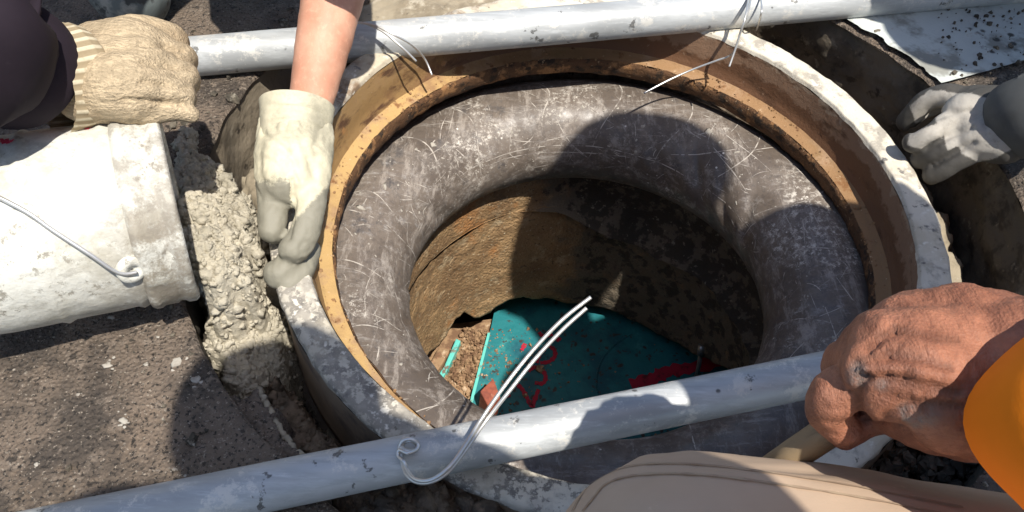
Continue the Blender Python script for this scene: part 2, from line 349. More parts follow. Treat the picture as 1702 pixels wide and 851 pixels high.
def blob(name, chains, vox, mat, parent=None, smooth=6, disp=None, dirt=None, **k):
    """continuous skin: tapered limbs merged by a voxel remesh, then smoothed"""
    parts = []
    for ch in chains:
        n = 6; P = spline([q[0] for q in ch], n) if len(ch) > 1 else np.array([ch[0][0]])
        R = np.interp(np.arange(len(P))/n, np.arange(len(ch)), [q[1] for q in ch])
        if len(P) > 1: parts.append(tube(P, R, 14))
        parts.append(ball(P[0], R[0], 14, 10)); parts.append(ball(P[-1], R[-1], 14, 10))
        if len(P) > 1:
            for i in range(n, len(P)-1, n): parts.append(ball(P[i], R[i], 14, 10))
    V, Fc = cat_(parts); me = mesh(name+'_tmp', V, Fc, False); o = bpy.data.objects.new(name+'_tmp', me); COL.objects.link(o)
    m = o.modifiers.new('r', 'REMESH'); m.mode = 'VOXEL'; m.voxel_size = vox
    s = o.modifiers.new('s', 'SMOOTH'); s.factor = .5; s.iterations = smooth
    dg = bpy.context.evaluated_depsgraph_get(); dg.update()
    me2 = bpy.data.meshes.new_from_object(o.evaluated_get(dg)); bpy.data.objects.remove(o); bpy.data.meshes.remove(me)
    me2.name = name; me2.materials.clear()
    nv = len(me2.vertices); co = np.empty(nv*3); me2.vertices.foreach_get('co', co); co = co.reshape(-1, 3)
    if disp is not None:
        no = np.empty(nv*3); me2.vertices.foreach_get('normal', no); no = no.reshape(-1, 3)
        co = co+no*disp(co, no)[:, None]; me2.vertices.foreach_set('co', co.ravel()); me2.update()
    me2.polygons.foreach_set('use_smooth', [True]*len(me2.polygons))
    if dirt is not None:
        a = me2.attributes.new('dirt', 'FLOAT', 'POINT'); a.data.foreach_set('value', np.clip(dirt(co), 0, 1).astype(np.float32))
    return link(name, me2, M[mat], parent, **k)
def project(co):                                           # back to photo pixels, used for laying out stains once, then baked
    d = co-CAM; z = d@fw; return W/2+F*(d@rt)/z, H/2-F*(d@up)/z
def inpoly(x, y, poly):
    x = np.asarray(x); y = np.asarray(y); ins = np.zeros(x.shape, bool); n = len(poly)
    for i in range(n):
        (x1, y1), (x2, y2) = poly[i], poly[(i+1) % n]
        cnd = ((y1 > y) != (y2 > y)) & (x < (x2-x1)*(y-y1)/((y2-y1)+1e-12)+x1); ins ^= cnd
    return ins
def segdist(x, y, poly):
    b = np.full(np.shape(x), 1e9); n = len(poly)
    for i in range(n):
        p = np.array(poly[i]); q = np.array(poly[(i+1) % n]); d = q-p; t = np.clip(((x-p[0])*d[0]+(y-p[1])*d[1])/(d@d+1e-12), 0, 1)
        b = np.minimum(b, np.hypot(x-p[0]-t*d[0], y-p[1]-t*d[1]))
    return b
def mound(name, ctrl, outline, mat, step=.002, lumps=(), edge=.015, drop=.05, parent=None, clods=0, crad=.004, region=None, **k):
    """a heap as a height field: ctrl = (px,py,z) heights, outline = (px,py,z) points; falls away steeply at its edge"""
    Cw = np.array([at(*q) for q in ctrl]); O = [tuple(at(*q)[:2]) for q in outline]; O_ = np.array(O)
    lo = O_.min(0)-.01; hi = O_.max(0)+.01
    xs = np.arange(lo[0], hi[0], step); ys = np.arange(lo[1], hi[1], step); X, Y = np.meshgrid(xs, ys, indexing='ij')
    wsum = 0; Z = 0
    for q in Cw:
        ww = 1/((X-q[0])**2+(Y-q[1])**2+.0004)**1.6; wsum = wsum+ww; Z = Z+ww*q[2]
    Z = Z/wsum; P = np.stack([X, Y, X*0], -1)
    wob = fbm(P, 60, 3, 5)*.008
    d = segdist(X, Y, O)*np.where(inpoly(X, Y, O), 1, -1)+wob
    Z = Z - drop*np.clip(1-(d+edge*.2)/edge, 0, 1)**2
    P = np.stack([X, Y, Z], -1)
    for kind, s, amp, seed in lumps:
        if kind == 'n': Z = Z+amp*fbm(P, s, 4, seed)
        elif kind == 'c': Z = Z+amp*(.6-cell(P, s, seed))
        elif kind == 'r': Z = Z-amp*np.clip(.22-np.abs(fbm(P, s, 3, seed)), 0, 1)*4
    keep = d > -.008; V = np.stack([X, Y, Z], -1).reshape(-1, 3); n, m = X.shape; K = keep
    Fq = [(i*m+j, (i+1)*m+j, (i+1)*m+j+1, i*m+j+1) for i in range(n-1) for j in range(m-1) if K[i, j] and K[i+1, j] and K[i+1, j+1] and K[i, j+1]]
    used = np.unique(np.array(Fq).ravel()); mp = -np.ones(n*m, int); mp[used] = np.arange(len(used))
    V = V[used]; Fq = [tuple(mp[list(f)]) for f in Fq]
    if clods:
        px, py = project(V); ok = (px > -50) & (px < 1750) & (py > -80) & (py < 930)
        if region is not None: ok &= inpoly(px, py, region)
        idx = rng.choice(np.nonzero(ok)[0], clods); pr = [(V, Fq)]
        for q in idx:
            B, Fb = ball(np.zeros(3), 1, 7, 5); r_ = min(crad*(.35+rng.exponential(.45)), crad*2.2)
            B = B*rng.uniform(.65, 1.15, 3); B = B*(1+.55*fbm(B+rng.uniform(0, 9, 3), 2.3, 2, 3))[:, None]
            pr.append((V[q]-[0, 0, r_*.3]+B*r_, Fb))
        V, Fq = cat_(pr)
    return obj(name, V, Fq, mat, parent, **k)
def bvh(o):
    me = o.data; mw = o.matrix_world
    bpy.context.view_layer.update(); mw = o.matrix_world
    return BVHTree.FromPolygons([mw@v.co for v in me.vertices], [tuple(p.vertices) for p in me.polygons])
def hit(tree, px, py):
    h = tree.ray_cast(Vector(CAM.tolist()), Vector(ray(px, py).tolist()))
    return (np.array(h[0]), np.array(h[1])) if h[0] is not None else (None, None)
def stroke(name, tree, pts, wd, mat, parent, lift=.0006, n=6, **k):
    """a painted mark: a thin strip lying on the surface"""
    P = []
    for i, q in enumerate(spline([(a, b, 0) for a, b in pts], n)):
        h, nn = hit(tree, q[0], q[1])
        if h is not None: P.append((h+nn*lift*(1 if nn@(CAM-h) > 0 else -1), nn))
    if len(P) < 2: return None
    V = []; Fc = []
    for i, (p, nn) in enumerate(P):
        t = P[min(i+1, len(P)-1)][0]-P[max(i-1, 0)][0]; s = np.cross(nn, t); s /= np.linalg.norm(s)+1e-9
        ww = wd*(1+.25*math.sin(i*2.3)+.15*math.sin(i*5.1))/2
        V += [p-s*ww, p+s*ww]
        if i: Fc.append((2*i-2, 2*i-1, 2*i+1, 2*i))
    return obj(name, V, Fc, mat, parent, **k)
def stones(name, pts, rad, mat, parent=None, **k):
    parts = []
    for p, r in zip(pts, rad):
        V, Fc = ball(np.zeros(3), 1, 6, 4); V = V*rng.uniform(.6, 1.2, 3); V += .25*rng.normal(size=V.shape)
        parts.append((np.asarray(p)+V*r, Fc))
    V, Fc = cat_(parts); return obj(name, V, Fc, mat, parent, smooth=False, **k)

# ============================================================ SETTING
CC = (-.003, .027); RC = .462                              # round cut in the road
def build_ground():
    th = np.linspace(0, 2*math.pi, 360, endpoint=False)
    prof = [0, .003, .01, .02, .035, .055, .08, .11, .15, .2, .26, .34, .45, .6, .8, 1.2, 2, 4, 8, 20, 60, 160]
    base = np.stack([np.cos(th), np.sin(th), th*0], 1)
    edge = RC+.006*fbm(base*RC, 9, 4, 3)
    V = []
    for i, q in enumerate(prof):
        R = edge*(1 if i < 14 else RC/edge)+q; P = np.stack([CC[0]+R*base[:, 0], CC[1]+R*base[:, 1], 0*th], 1)
        P[:, 2] = .0022*fbm(P, 30, 4, 9)*(q < 1) - (.003 if q == 0 else 0); V.append(P)
    obj('road', np.concatenate(V), [f[::-1] for f in gridfaces(len(prof), 360, False, True)], 'asphalt', kind='structure')
    zs = [-.003, -.007]+list(np.linspace(-.012, -.17, 34))+[-.25]; smr = np.exp(-((th-2.72)/.32)**2)
    V = []
    for z in zs:
        P = np.stack([CC[0]+edge*base[:, 0], CC[1]+edge*base[:, 1], 0*th+z], 1); dr = .004*fbm(P, 40, 4, 21)*(z < -.005)*(1-.8*smr)+.004*(z < -.005)
        P[:, :2] += base[:, :2]*dr[:, None]; V.append(P)
    obj('cut_wall', np.concatenate(V), gridfaces(len(zs), 360, False, True), 'cut', kind='structure')
    ang = np.tile(th, len(zs)); sm = np.exp(-((ang-2.72)/.32)**2)+.55*np.exp(-((ang-.55)/.16)**2)
    me = bpy.data.objects['cut_wall'].data; aa = me.attributes.new('smear', 'FLOAT', 'POINT'); aa.data.foreach_set('value', sm.astype(np.float32))
    rr = np.linspace(.29, .49, 50); t2 = np.linspace(0, 2*math.pi, 420, endpoint=False)
    R, A = np.meshgrid(rr, t2, indexing='ij'); P = np.stack([CC[0]*0+R*np.cos(A), R*np.sin(A), 0*R], -1)
    P[..., 2] = -.14+.006*fbm(P, 25, 4, 2)+.003*(.6-cell(P, 90, 4))-.06*np.clip((.40-R)/.05, 0, 1)
    obj('trench_floor', P.reshape(-1, 3), [f[::-1] for f in gridfaces(50, 420, False, True)], 'soil', kind='structure')
build_ground()

# manhole shaft: lathed rough wall with a broken lower edge
SHR = .272
def cyl_hit(px, py, R):
    d = ray(px, py); a = d[0]**2+d[1]**2; b = CAM[0]*d[0]+CAM[1]*d[1]; cc = CAM[0]**2+CAM[1]**2-R*R
    t = (-b+math.sqrt(b*b-a*cc))/a; return CAM+d*t
brk = [cyl_hit(x, y, SHR) for x, y in ((695, 612), (707, 592), (725, 578), (745, 556), (758, 527), (772, 521), (790, 529), (812, 521), (828, 510), (850, 497), (862, 494), (885, 499), (905, 496), (940, 505), (975, 508), (1003, 512), (1040, 528), (1070, 545), (1100, 557), (1140, 580), (1180, 600), (1215, 618), (1250, 640))]
def build_shaft():
    n = 300; a = np.linspace(-math.pi, math.pi, n, endpoint=False)
    ba = np.array([math.atan2(p[1], p[0]) for p in brk]); bz = np.array([p[2] for p in brk]); o = np.argsort(ba)
    zb = np.interp(a, ba[o], bz[o], left=-.58, right=-.58) + .004*fbm(np.stack([np.cos(a), np.sin(a), 0*a], 1)*SHR, 60, 4, 8)
    print('broken edge z', bz.round(3).tolist(), (ba*57.3).round().tolist())
    k = 40; V = []
    for i in range(k+1):
        t = i/k; z0 = -.31-.055*np.clip((np.cos(a)+.15)/.5, 0, 1); z = z0+(zb-z0)*t; P = np.stack([SHR*np.cos(a), SHR*np.sin(a), z], 1)
        d = .0022*fbm(P, 14, 4, 31)+.0016*fbm(P, 70, 4, 33)+.001*fbm(P, 160, 2, 35); V.append(P*[1, 1, 1]+np.stack([np.cos(a), np.sin(a), 0*a], 1)*d[:, None])
    P = V[-1]; V.append(P*[1.06, 1.06, 1]-[0, 0, .004]); V.append(np.stack([.33*np.cos(a), .33*np.sin(a), zb+.02], 1))
    o_ = obj('shaft_wall', np.concatenate(V), gridfaces(len(V), n, False, True), 'shaft', kind='structure'); shade = .04+.62*np.clip((1.95-np.abs(a))/.5, 0, 1)  # mask for the shade painted on the wall's right side
    aa = o_.data.attributes.new('shade', 'FLOAT', 'POINT'); aa.data.foreach_set('value', np.tile(shade, len(V)).astype(np.float32))
    V = []; zs = [-.20, -.24, -.26, -.275, -.285, -.296, -.304, -.312, -.312]; lo = -.055*np.clip((np.cos(a)+.15)/.5, 0, 1)
    for i, z in enumerate(zs):
        R = (.30, .296, .292, .291, .29, .289, .284, .272, .252)[i]; R = SHR+(R-SHR)*np.clip((np.cos(a)+.42)/.45, 0, 1); P = np.stack([R*np.cos(a), R*np.sin(a), 0*a+z+lo*(i/8)], 1)
        wgt = np.clip((np.cos(a)+.42)/.45, 0, 1); d = .005*fbm(P, 20, 5, 41)*(1+(i > 4))*wgt+.001*fbm(P, 70, 3, 33)*(1-wgt)+(.0035 if i > 6 else 0)*(1-wgt); P = P+np.stack([np.cos(a), np.sin(a), 0*a], 1)*d[:, None]
        P[:, 2] += .006*fbm(P, 16, 4, 43)*(i > 4)*wgt; V.append(P)
    o_ = obj('shaft_collar', np.concatenate(V), gridfaces(len(V), n, False, True), 'shaft', kind='structure'); shade = .25+.5*np.clip((2.2-np.abs(a))/.7, 0, 1)  # collar gets painted shade too, stronger to the right
    aa = o_.data.attributes.new('shade', 'FLOAT', 'POINT'); aa.data.foreach_set('value', np.tile(shade, len(V)).astype(np.float32))
    # chamber below
    V, Fc = lathe([(.33, -.5), (.75, -.5), (.8, -.55), (.8, -1.0), (.02, -1.0)], 60); obj('chamber', V, Fc, 'dark', kind='structure')
build_shaft()

# ------------------------------------------------------------ buried teal tank / pipe below
ZT = -.62
def poly_slab(name, pts, z, th, mat, parent=None, bev=0, **k):
    top = [at(a, b, z) for a, b in pts]; n = len(top); V = top+[p-np.array([0, 0, th]) for p in top]
    Fc = [tuple(range(n))]+[tuple(range(n, 2*n))[::-1]]+[(i, i+n, (i+1) % n+n, (i+1) % n) for i in range(n)]
    nrm = np.cross(top[1]-top[0], top[2]-top[0])[2]
    if nrm < 0: Fc = [f[::-1] for f in Fc]
    o = obj(name, V, Fc, mat, parent, smooth=False, **k)
    if bev:
        m = o.modifiers.new('b', 'BEVEL'); m.width = bev; m.segments = 2
    return o
tp = empty('steel_tank', at(1000, 620, ZT), label='teal painted steel tank with red hand-painted marks at the bottom of the manhole', cat='tank')
lid = poly_slab('tank_top', [(817, 540), (838, 440), (1260, 380), (1480, 620), (1300, 900), (775, 820), (786, 668)], ZT, .03, 'teal', tp)
lt = bvh(lid)
poly_slab('edge_strip', [(811, 552), (815, 553), (787, 664), (775, 720), (770, 720), (784, 655)], ZT+.004, .03, 'tealedge', tp)
ps = empty('teal_strip', at(750, 590, ZT), label='narrow chipped teal steel strip beside the gravel in the manhole', cat='steel strip')
poly_slab('strip', [(758, 562), (766, 566), (742, 618), (728, 640), (718, 640), (740, 604)], ZT+.008, .02, 'tealedge', ps, .002)
mk = [[(843, 655), (846, 661)], [(856, 637), (868, 648), (876, 662), (884, 676), (888, 667), (895, 648)],
      [(878, 618), (888, 611), (901, 616), (907, 628), (902, 638), (889, 637)], [(898, 604), (912, 602), (922, 593), (921, 582), (912, 576)],
      [(892, 604), (898, 586), (906, 582)], [(867, 583), (873, 572)], [(896, 553), (904, 560), (918, 556)], [(925, 568), (931, 562)]]
for q in mk: stroke('painted_mark', lt, q, .0075, 'redpaint', tp, .002)
stroke('painted_band', lt, [(1048, 640), (1085, 630), (1110, 618), (1150, 612), (1215, 596)], .024, 'redpaint', tp, .002)
arc = [(1048, 556), (1024, 572), (1005, 592), (994, 616), (992, 640), (998, 668)]
for i, q in enumerate(spline([(a, b, 0) for a, b in arc], 8)):
    p = at(q[0], q[1], ZT)
    if i == 0: wl = []
    wl.append(ball(p, .0022, 6, 4))
V_, F_ = cat_(wl); obj('weld_bead', V_, F_, 'teal', tp, kind='stuff')
V_, F_ = tube([at(1166, 577, ZT+.09), at(1162, 605, ZT+.055), at(1155, 640, ZT)], .0042, 10); br = obj('threaded_rod', V_, F_, 'steel', label='dull steel rod standing upright on the teal tank', cat='rod')
V_, F_ = tube([at(1166, 574, ZT+.094), at(1164, 590, ZT+.075)], .0062, 12); obj('nut', V_, F_, 'steel', br)
# gravel trough and dark pieces
gp = []; gr = []
for i in range(1500):
    x, y = rng.uniform(690, 815), rng.uniform(540, 720)
    if inpoly(x, y, [(772, 545), (810, 548), (783, 660), (770, 712), (700, 712), (722, 640), (735, 618)]):
        gp.append(at(x, y, ZT-.008+rng.uniform(-.004, .006))); gr.append(rng.uniform(.0018, .0055))
stones('gravel', gp, gr, 'gravel', kind='stuff', label='brown gravel lying between the teal steel edges at the manhole bottom', cat='gravel')
sp = []; sr = []
for i in range(420):
    x = 800+rng.exponential(45); y = rng.uniform(545, 800)
    if x < 1250: sp.append(at(x, y, ZT+.001)); sr.append(.0008+rng.exponential(.0009))
stones('debris', sp, sr, 'gravel', tp, kind='stuff')
poly_slab('gravel_bed', [(640, 740), (700, 600), (740, 540), (820, 530), (800, 760)], ZT-.012, .05, 'gravel', kind='structure')
poly_slab('clay_slab', [(716, 600), (728, 578), (748, 582), (738, 600), (722, 626), (708, 622)], ZT+.004, .02, 'gravel', bev=.003, label='brown rusty slab fragment left of the teal strip in the manhole', cat='slab')
def brick():
    A, B, C_, D = at(820, 628, ZT+.055), at(832, 660, ZT+.055), at(812, 676, ZT+.055), at(798, 650, ZT+.055)
    V = [A, B, C_, D]+[p-np.array([.004, .006, .05]) for p in (A, B, C_, D)]
    o = obj('brick', V, [(0, 1, 2, 3), (7, 6, 5, 4), (0, 4, 5, 1), (1, 5, 6, 2), (2, 6, 7, 3), (3, 7, 4, 0)], 'brick', smooth=False, label='small red-brown brick piece standing beside the teal tank edge', cat='brick')
    m = o.modifiers.new('b', 'BEVEL'); m.width = .002; m.segments = 2
brick()

# ============================================================ MANHOLE FRAME
TX, TY = -.044, .045
def tilt(V):
    V = np.array(V); V[:, 2] += V[:, 0]*TX+V[:, 1]*TY; return V
frame = empty('manhole_frame', (0, 0, -.1), label='round rusty cast-iron manhole frame hanging from two galvanised pipes by wires', cat='manhole frame')
def ring(name, prof, mat, amp=.0008, sub=3, s=40, seed=1):
    pr = []
    for i in range(len(prof)-1):
        for j in range(sub): t = j/sub; pr.append((prof[i][0]*(1-t)+prof[i+1][0]*t, prof[i][1]*(1-t)+prof[i+1][1]*t))
    pr.append(prof[-1]); V, Fc = lathe(pr, 320)
    d = fbm(V, s, 4, 77)*amp; V = V*np.stack([1+d*2.2, 1+d*2.2, 1+0*d], 1); V[:, 2] += fbm(V, s, 4, 78)*amp
    o = obj(name, tilt(V), Fc, mat, frame)
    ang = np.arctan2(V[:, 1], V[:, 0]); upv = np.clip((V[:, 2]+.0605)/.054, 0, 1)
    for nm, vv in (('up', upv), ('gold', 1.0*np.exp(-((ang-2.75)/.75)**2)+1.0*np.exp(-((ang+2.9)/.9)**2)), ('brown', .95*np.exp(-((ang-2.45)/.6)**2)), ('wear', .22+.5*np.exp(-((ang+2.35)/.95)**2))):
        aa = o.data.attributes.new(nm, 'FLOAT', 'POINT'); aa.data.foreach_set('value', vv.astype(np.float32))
    return o
ring('rim', [(.3365, -.007), (.338, -.0015), (.342, 0), (.3655, 0), (.3695, -.003), (.371, -.009)][::-1], 'ironwhite', .0015, s=60)
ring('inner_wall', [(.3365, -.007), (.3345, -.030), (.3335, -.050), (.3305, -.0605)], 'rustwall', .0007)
ring('seat_ledge', [(.3305, -.0605), (.327, -.063), (.3145, -.0665)], 'rustseat', .0009)
ring('seat_lip', [(.3145, -.0665), (.312, -.071), (.3125, -.082), (.317, -.094), (.35, -.097)], 'rustlip', .0016, s=70)
ring('outer_wall', [(.371, -.009), (.3715, -.05), (.373, -.10), (.376, -.125), (.36, -.127)][::-1], 'ironout', .0012)

sp = []; sr = []
for i in range(620):
    a = rng.uniform(0, 2*math.pi); k_ = rng.random(); Rg, zg = ((.3145+rng.normal()*.0012, -.0665) if k_ < .45 else (.329+rng.normal()*.0016, -.0615) if k_ < .8 else (rng.uniform(.316, .329), -.0645))
    p = tilt([[Rg*math.cos(a), Rg*math.sin(a), zg]])[0]; sp.append(p); sr.append(min(.0004+rng.exponential(.0007), .003))
stones('rust_crumbs', sp, sr, 'rustseat', frame, kind='stuff')
# ------------------------------------------------------------ inner tube
def inner_tube():
    RT, rr, zc = .3024, .0752, -.1752; cx, cy = -.012, .003
    N, K = 300, 72; A, B = np.meshgrid(np.linspace(0, 2*math.pi, N, endpoint=False), np.linspace(0, 2*math.pi, K, endpoint=False), indexing='ij')
    P0 = np.stack([np.cos(A), np.sin(A), np.sin(B)], -1)
    r = rr*(1+.012*fbm(P0, 1.6, 3, 3)+.006*fbm(P0*[1, 1, .6], 6, 3, 4))
    inn = np.clip(-np.cos(B), 0, 1)**1.5*np.clip(np.sin(B)+.55, 0, 1)
    # creases where the rubber folds on the inside of the ring
    for a0, wd, dep in ((2.62, .05, .07), (2.45, .03, .035), (2.86, .03, .03), (.72, .05, .08), (.52, .03, .05), (1.0, .04, .04), (.30, .04, .05), (2.2, .03, .025), (3.2, .03, .03), (3.4, .04, .03)):
        da = (A-a0-.25*np.sin(B)+math.pi) % (2*math.pi)-math.pi; r = r*(1-dep*inn*np.exp(-(da/wd)**2)+.5*dep*inn*np.exp(-((da-wd*2)/(wd*1.4))**2))
    r = r+.0012*fbm(np.stack([np.cos(A)*6, np.sin(A)*6, B*1.3], -1), 1.5, 4, 19)*(.3+.7*inn)-.0030*inn*np.clip(.12-np.abs(fbm(np.stack([A*5, B*1.2, 0*A], -1), 1.6, 2, 12)), 0, 1)*8
    x = (RT+r*np.cos(B))*np.cos(A)+cx; y = (RT+r*np.cos(B))*np.sin(A)+cy; z = zc+r*np.sin(B)
    global TG; TG = np.stack([x, y, z], -1)
    me = mesh('inner_tube', np.stack([x, y, z], -1).reshape(-1, 3), [f[::-1] for f in gridfaces(N, K, True, True)])
    uv = me.uv_layers.new(name='UVMap'); ui = np.empty(len(me.loops), int); me.loops.foreach_get('vertex_index', ui)
    U = (ui//K)/N; V = (ui % K)/K
    pl = np.repeat(np.arange(len(me.polygons)), 4); mu = np.zeros(len(me.polygons)); np.maximum.at(mu, pl, U); mv = np.zeros(len(me.polygons)); np.maximum.at(mv, pl, V)
    U = np.where((mu[pl] > .9) & (U < .1), U+1, U); V = np.where((mv[pl] > .9) & (V < .1), V+1, V)
    uv.data.foreach_set('uv', np.stack([U, V], 1).ravel().astype(np.float32))
    return link('inner_tube', me, M['rubber'], None, label='scuffed black rubber inner tube inflated inside the iron manhole frame', cat='inner tube')
itube = inner_tube(); tt = bvh(itube)
def tubept(a, b):
    N, K = TG.shape[:2]; fa = (a/(2*math.pi)*N) % N; fb = (b/(2*math.pi)*K) % K; i, j = int(fa), int(fb); u, v = fa-i, fb-j
    g = lambda p, q: TG[p % N, q % K]
    return g(i, j)*(1-u)*(1-v)+g(i+1, j)*u*(1-v)+g(i, j+1)*(1-u)*v+g(i+1, j+1)*u*v
def scratches():
    parts = []
    def line(f, n, wd, lift=.00025):
        V = []; Fc = []; pts = []
        for i in range(n+1):
            a, b = f(i/n); p = tubept(a, b); cen = np.array([.3024*math.cos(a)-.012, .3024*math.sin(a)+.003, -.1752]); nn = (p-cen)/np.linalg.norm(p-cen); pts.append((p+nn*lift, nn))
        for i, (p, nn) in enumerate(pts):
            t = pts[min(i+1, n)][0]-pts[max(i-1, 0)][0]; sd = np.cross(nn, t); sd /= np.linalg.norm(sd)+1e-9
            ww = wd*(.35+.65*math.sin(math.pi*min(1, i/n*1.02+.01)))*rng.uniform(.5, 1.2)/2; V += [p-sd*ww, p+sd*ww]
            if i: Fc.append((2*i-2, 2*i-1, 2*i+1, 2*i))
        parts.append((V, Fc))
    for k in range(17):                                    # mould lines across the tube
        a0 = k*2*math.pi/17+rng.uniform(-.05, .05); sk = rng.uniform(-.25, .1); b0, b1 = rng.uniform(.2, .9), rng.uniform(2.4, 3.3)
        line(lambda t: (a0+sk*math.sin(t*3)*.5+.02*math.sin(9*t), b0+(b1-b0)*t), 26, .0017)
    for b0, a0, a1 in ((1.22, 1.0, 2.9), (1.3, .3, .9), (2.75, .2, 2.4), (2.85, 1.2, 2.2), (1.0, 3.0, 3.7), (2.5, 3.2, 3.9)):
        line(lambda t: (a0+(a1-a0)*t, b0+.05*math.sin(5*t)), 50, .0015)
    for k in range(330):
        a0 = rng.uniform(-.6, 4.2); b0 = rng.uniform(.5, 3.1); L = rng.exponential(.10)+.02; th_ = rng.uniform(0, math.pi); bend = rng.uniform(-.5, .5)
        line(lambda t: (a0+L*math.cos(th_+bend*t)*t, b0+3*L*math.sin(th_+bend*t)*t), 10, rng.uniform(.0006, .0017))
    V, Fc = cat_(parts); obj('scratches', V, Fc, 'scratch', itube, kind='stuff')
scratches()
def splats(n):
    parts = []; tries = 0
    seeds = [(1178, 218, .006), (1012, 243, .0022), (1056, 253, .0026), (1004, 183, .0025), (1027, 180, .0022), (958, 200, .0022), (1224, 253, .0035), (1150, 345, .003), (640, 310, .005), (600, 345, .006), (720, 240, .004)]
    zones = [(1180, 200, 60, 40), (830, 280, 60, 30), (700, 250, 90, 60), (640, 330, 60, 60), (1280, 270, 60, 50), (640, 560, 60, 80), (900, 190, 120, 40), (1080, 150, 90, 15), (1350, 450, 60, 90)]
    while len(parts) < n and tries < 3000:
        if tries < len(seeds): x, y, r = seeds[tries]
        else:
            zx, zy, sx, sy = zones[rng.integers(len(zones))]; x, y = rng.normal(zx, sx), rng.normal(zy, sy); r = .0004+rng.exponential(.0006)
        tries += 1; h, nn = hit(tt, x, y)
        if h is None: continue
        nn = nn*(1 if nn@(CAM-h) > 0 else -1)
        V, Fc = ball(np.zeros(3), 1, 8, 5); V = V*[1, rng.uniform(.35, 1), .16]; V *= 1+.28*rng.normal(size=(len(V), 1))
        nn = nn/np.linalg.norm(nn); t = np.cross(nn, rng.normal(size=3)); t /= np.linalg.norm(t); b = np.cross(nn, t)
        parts.append((h+(V[:, :1]*t+V[:, 1:2]*b+V[:, 2:]*nn)*min(r, .006), Fc))
    V, Fc = cat_(parts); obj('cement_spots', V, Fc, 'splat', itube, kind='stuff')
splats(420)

# ============================================================ PIPES AND WIRES
def pipe(name, a, b, r, ext, **k):
    A, B = at(*a), at(*b); d = (B-A)/np.linalg.norm(B-A); A = A-d*ext[0]; B = B+d*ext[1]
    n = 60; P = [A+(B-A)*i/n for i in range(n+1)]; V, Fc = tube(P, r, 48, False)
    V = V + (V-np.repeat(np.array(P), 48, 0))*(.012*fbm(V, 14, 3, 5))[:, None]
    e = empty(name, A, **k); o = obj('tube_wall', V, Fc, 'galv', e)
    P2 = [A, B]; V, Fc = tube(P2, r*.86, 32, False); obj('bore', V, [f[::-1] for f in Fc], 'steel', e); return e, o
ptop, po = pipe('steel_pipe', (310, 95, .024), (1240, 15, .024), .0245, (.5, .75), label='galvanised steel pipe lying across the far side of the manhole frame', cat='pipe', group='galvanised pipes carrying the frame')
pbot, pb = pipe('steel_pipe', (700, 757, .020), (1400, 614, .020), .0195, (.6, .6), label='galvanised steel pipe in front with a knotted wire, across the near side of the frame', cat='pipe', group='galvanised pipes carrying the frame')
def wire(name, pts, r=.0014, parent=None, **k):
    V, Fc = tube(spline([at(*q) for q in pts], 10), r, 8); return obj(name, V, Fc, 'wire', parent, **k)
w1 = wire('tie_wire', [(556, 66, .052), (575, 45, .062), (600, 38, .066), (632, 50, .062), (664, 75, .05), (692, 102, .03)], label='short bright wire end curling over the far pipe beside the bare forearm', cat='wire')
wire('strand', [(556, 64, .056), (585, 40, .066), (620, 42, .066), (655, 58, .058), (685, 75, .04), (706, 98, .012), (718, 125, -.005)], parent=w1)
w2 = wire('tie_wire', [(1249, -12, .045), (1247, 5, .055), (1240, 28, .05), (1231, 52, .035), (1223, 80, .012), (1212, 93, -.004), (1190, 101, -.014), (1150, 116, -.03), (1110, 134, -.042), (1070, 155, -.052)], label='long bent wire hanging from the far pipe towards the inner tube at right', cat='wire')
wire('strand', [(1247, -14, .045), (1243, 6, .056), (1238, 32, .05), (1229, 60, .03), (1221, 85, .012), (1212, 111, -.004)], parent=w2)
wire('strand', [(1262, -15, .045), (1266, 10, .05), (1264, 28, .04), (1257, 50, .0)], parent=w2)
w3 = wire('tie_wire', [(694, 738, .041), (683, 733, .046), (670, 737, .043), (665, 752, .042), (672, 772, .045), (684, 792, .05), (700, 799, .055), (722, 795, .06), (748, 775, .065), (772, 742, .062), (800, 697, .06), (838, 642, .072), (885, 583, .085), (935, 531, .1), (982, 494, .11)], .0017, label='long double wire twisted round the near pipe and sticking up over the hole', cat='wire')
wire('strand', [(692, 748, .041), (676, 750, .046), (664, 742, .044), (668, 760, .043), (670, 775, .042), (678, 792, .046), (694, 802, .05), (716, 801, .056), (742, 787, .06), (768, 756, .058), (806, 702, .057), (845, 652, .07), (890, 596, .082), (935, 548, .095), (975, 512, .105)], .0017, parent=w3)
wire('knot', [(664, 742, .045), (670, 732, .049), (684, 730, .05), (695, 738, .047), (691, 748, .047), (678, 753, .05), (664, 748, .047), (662, 758, .045), (672, 768, .048), (676, 778, .045)], .0015, parent=w3)

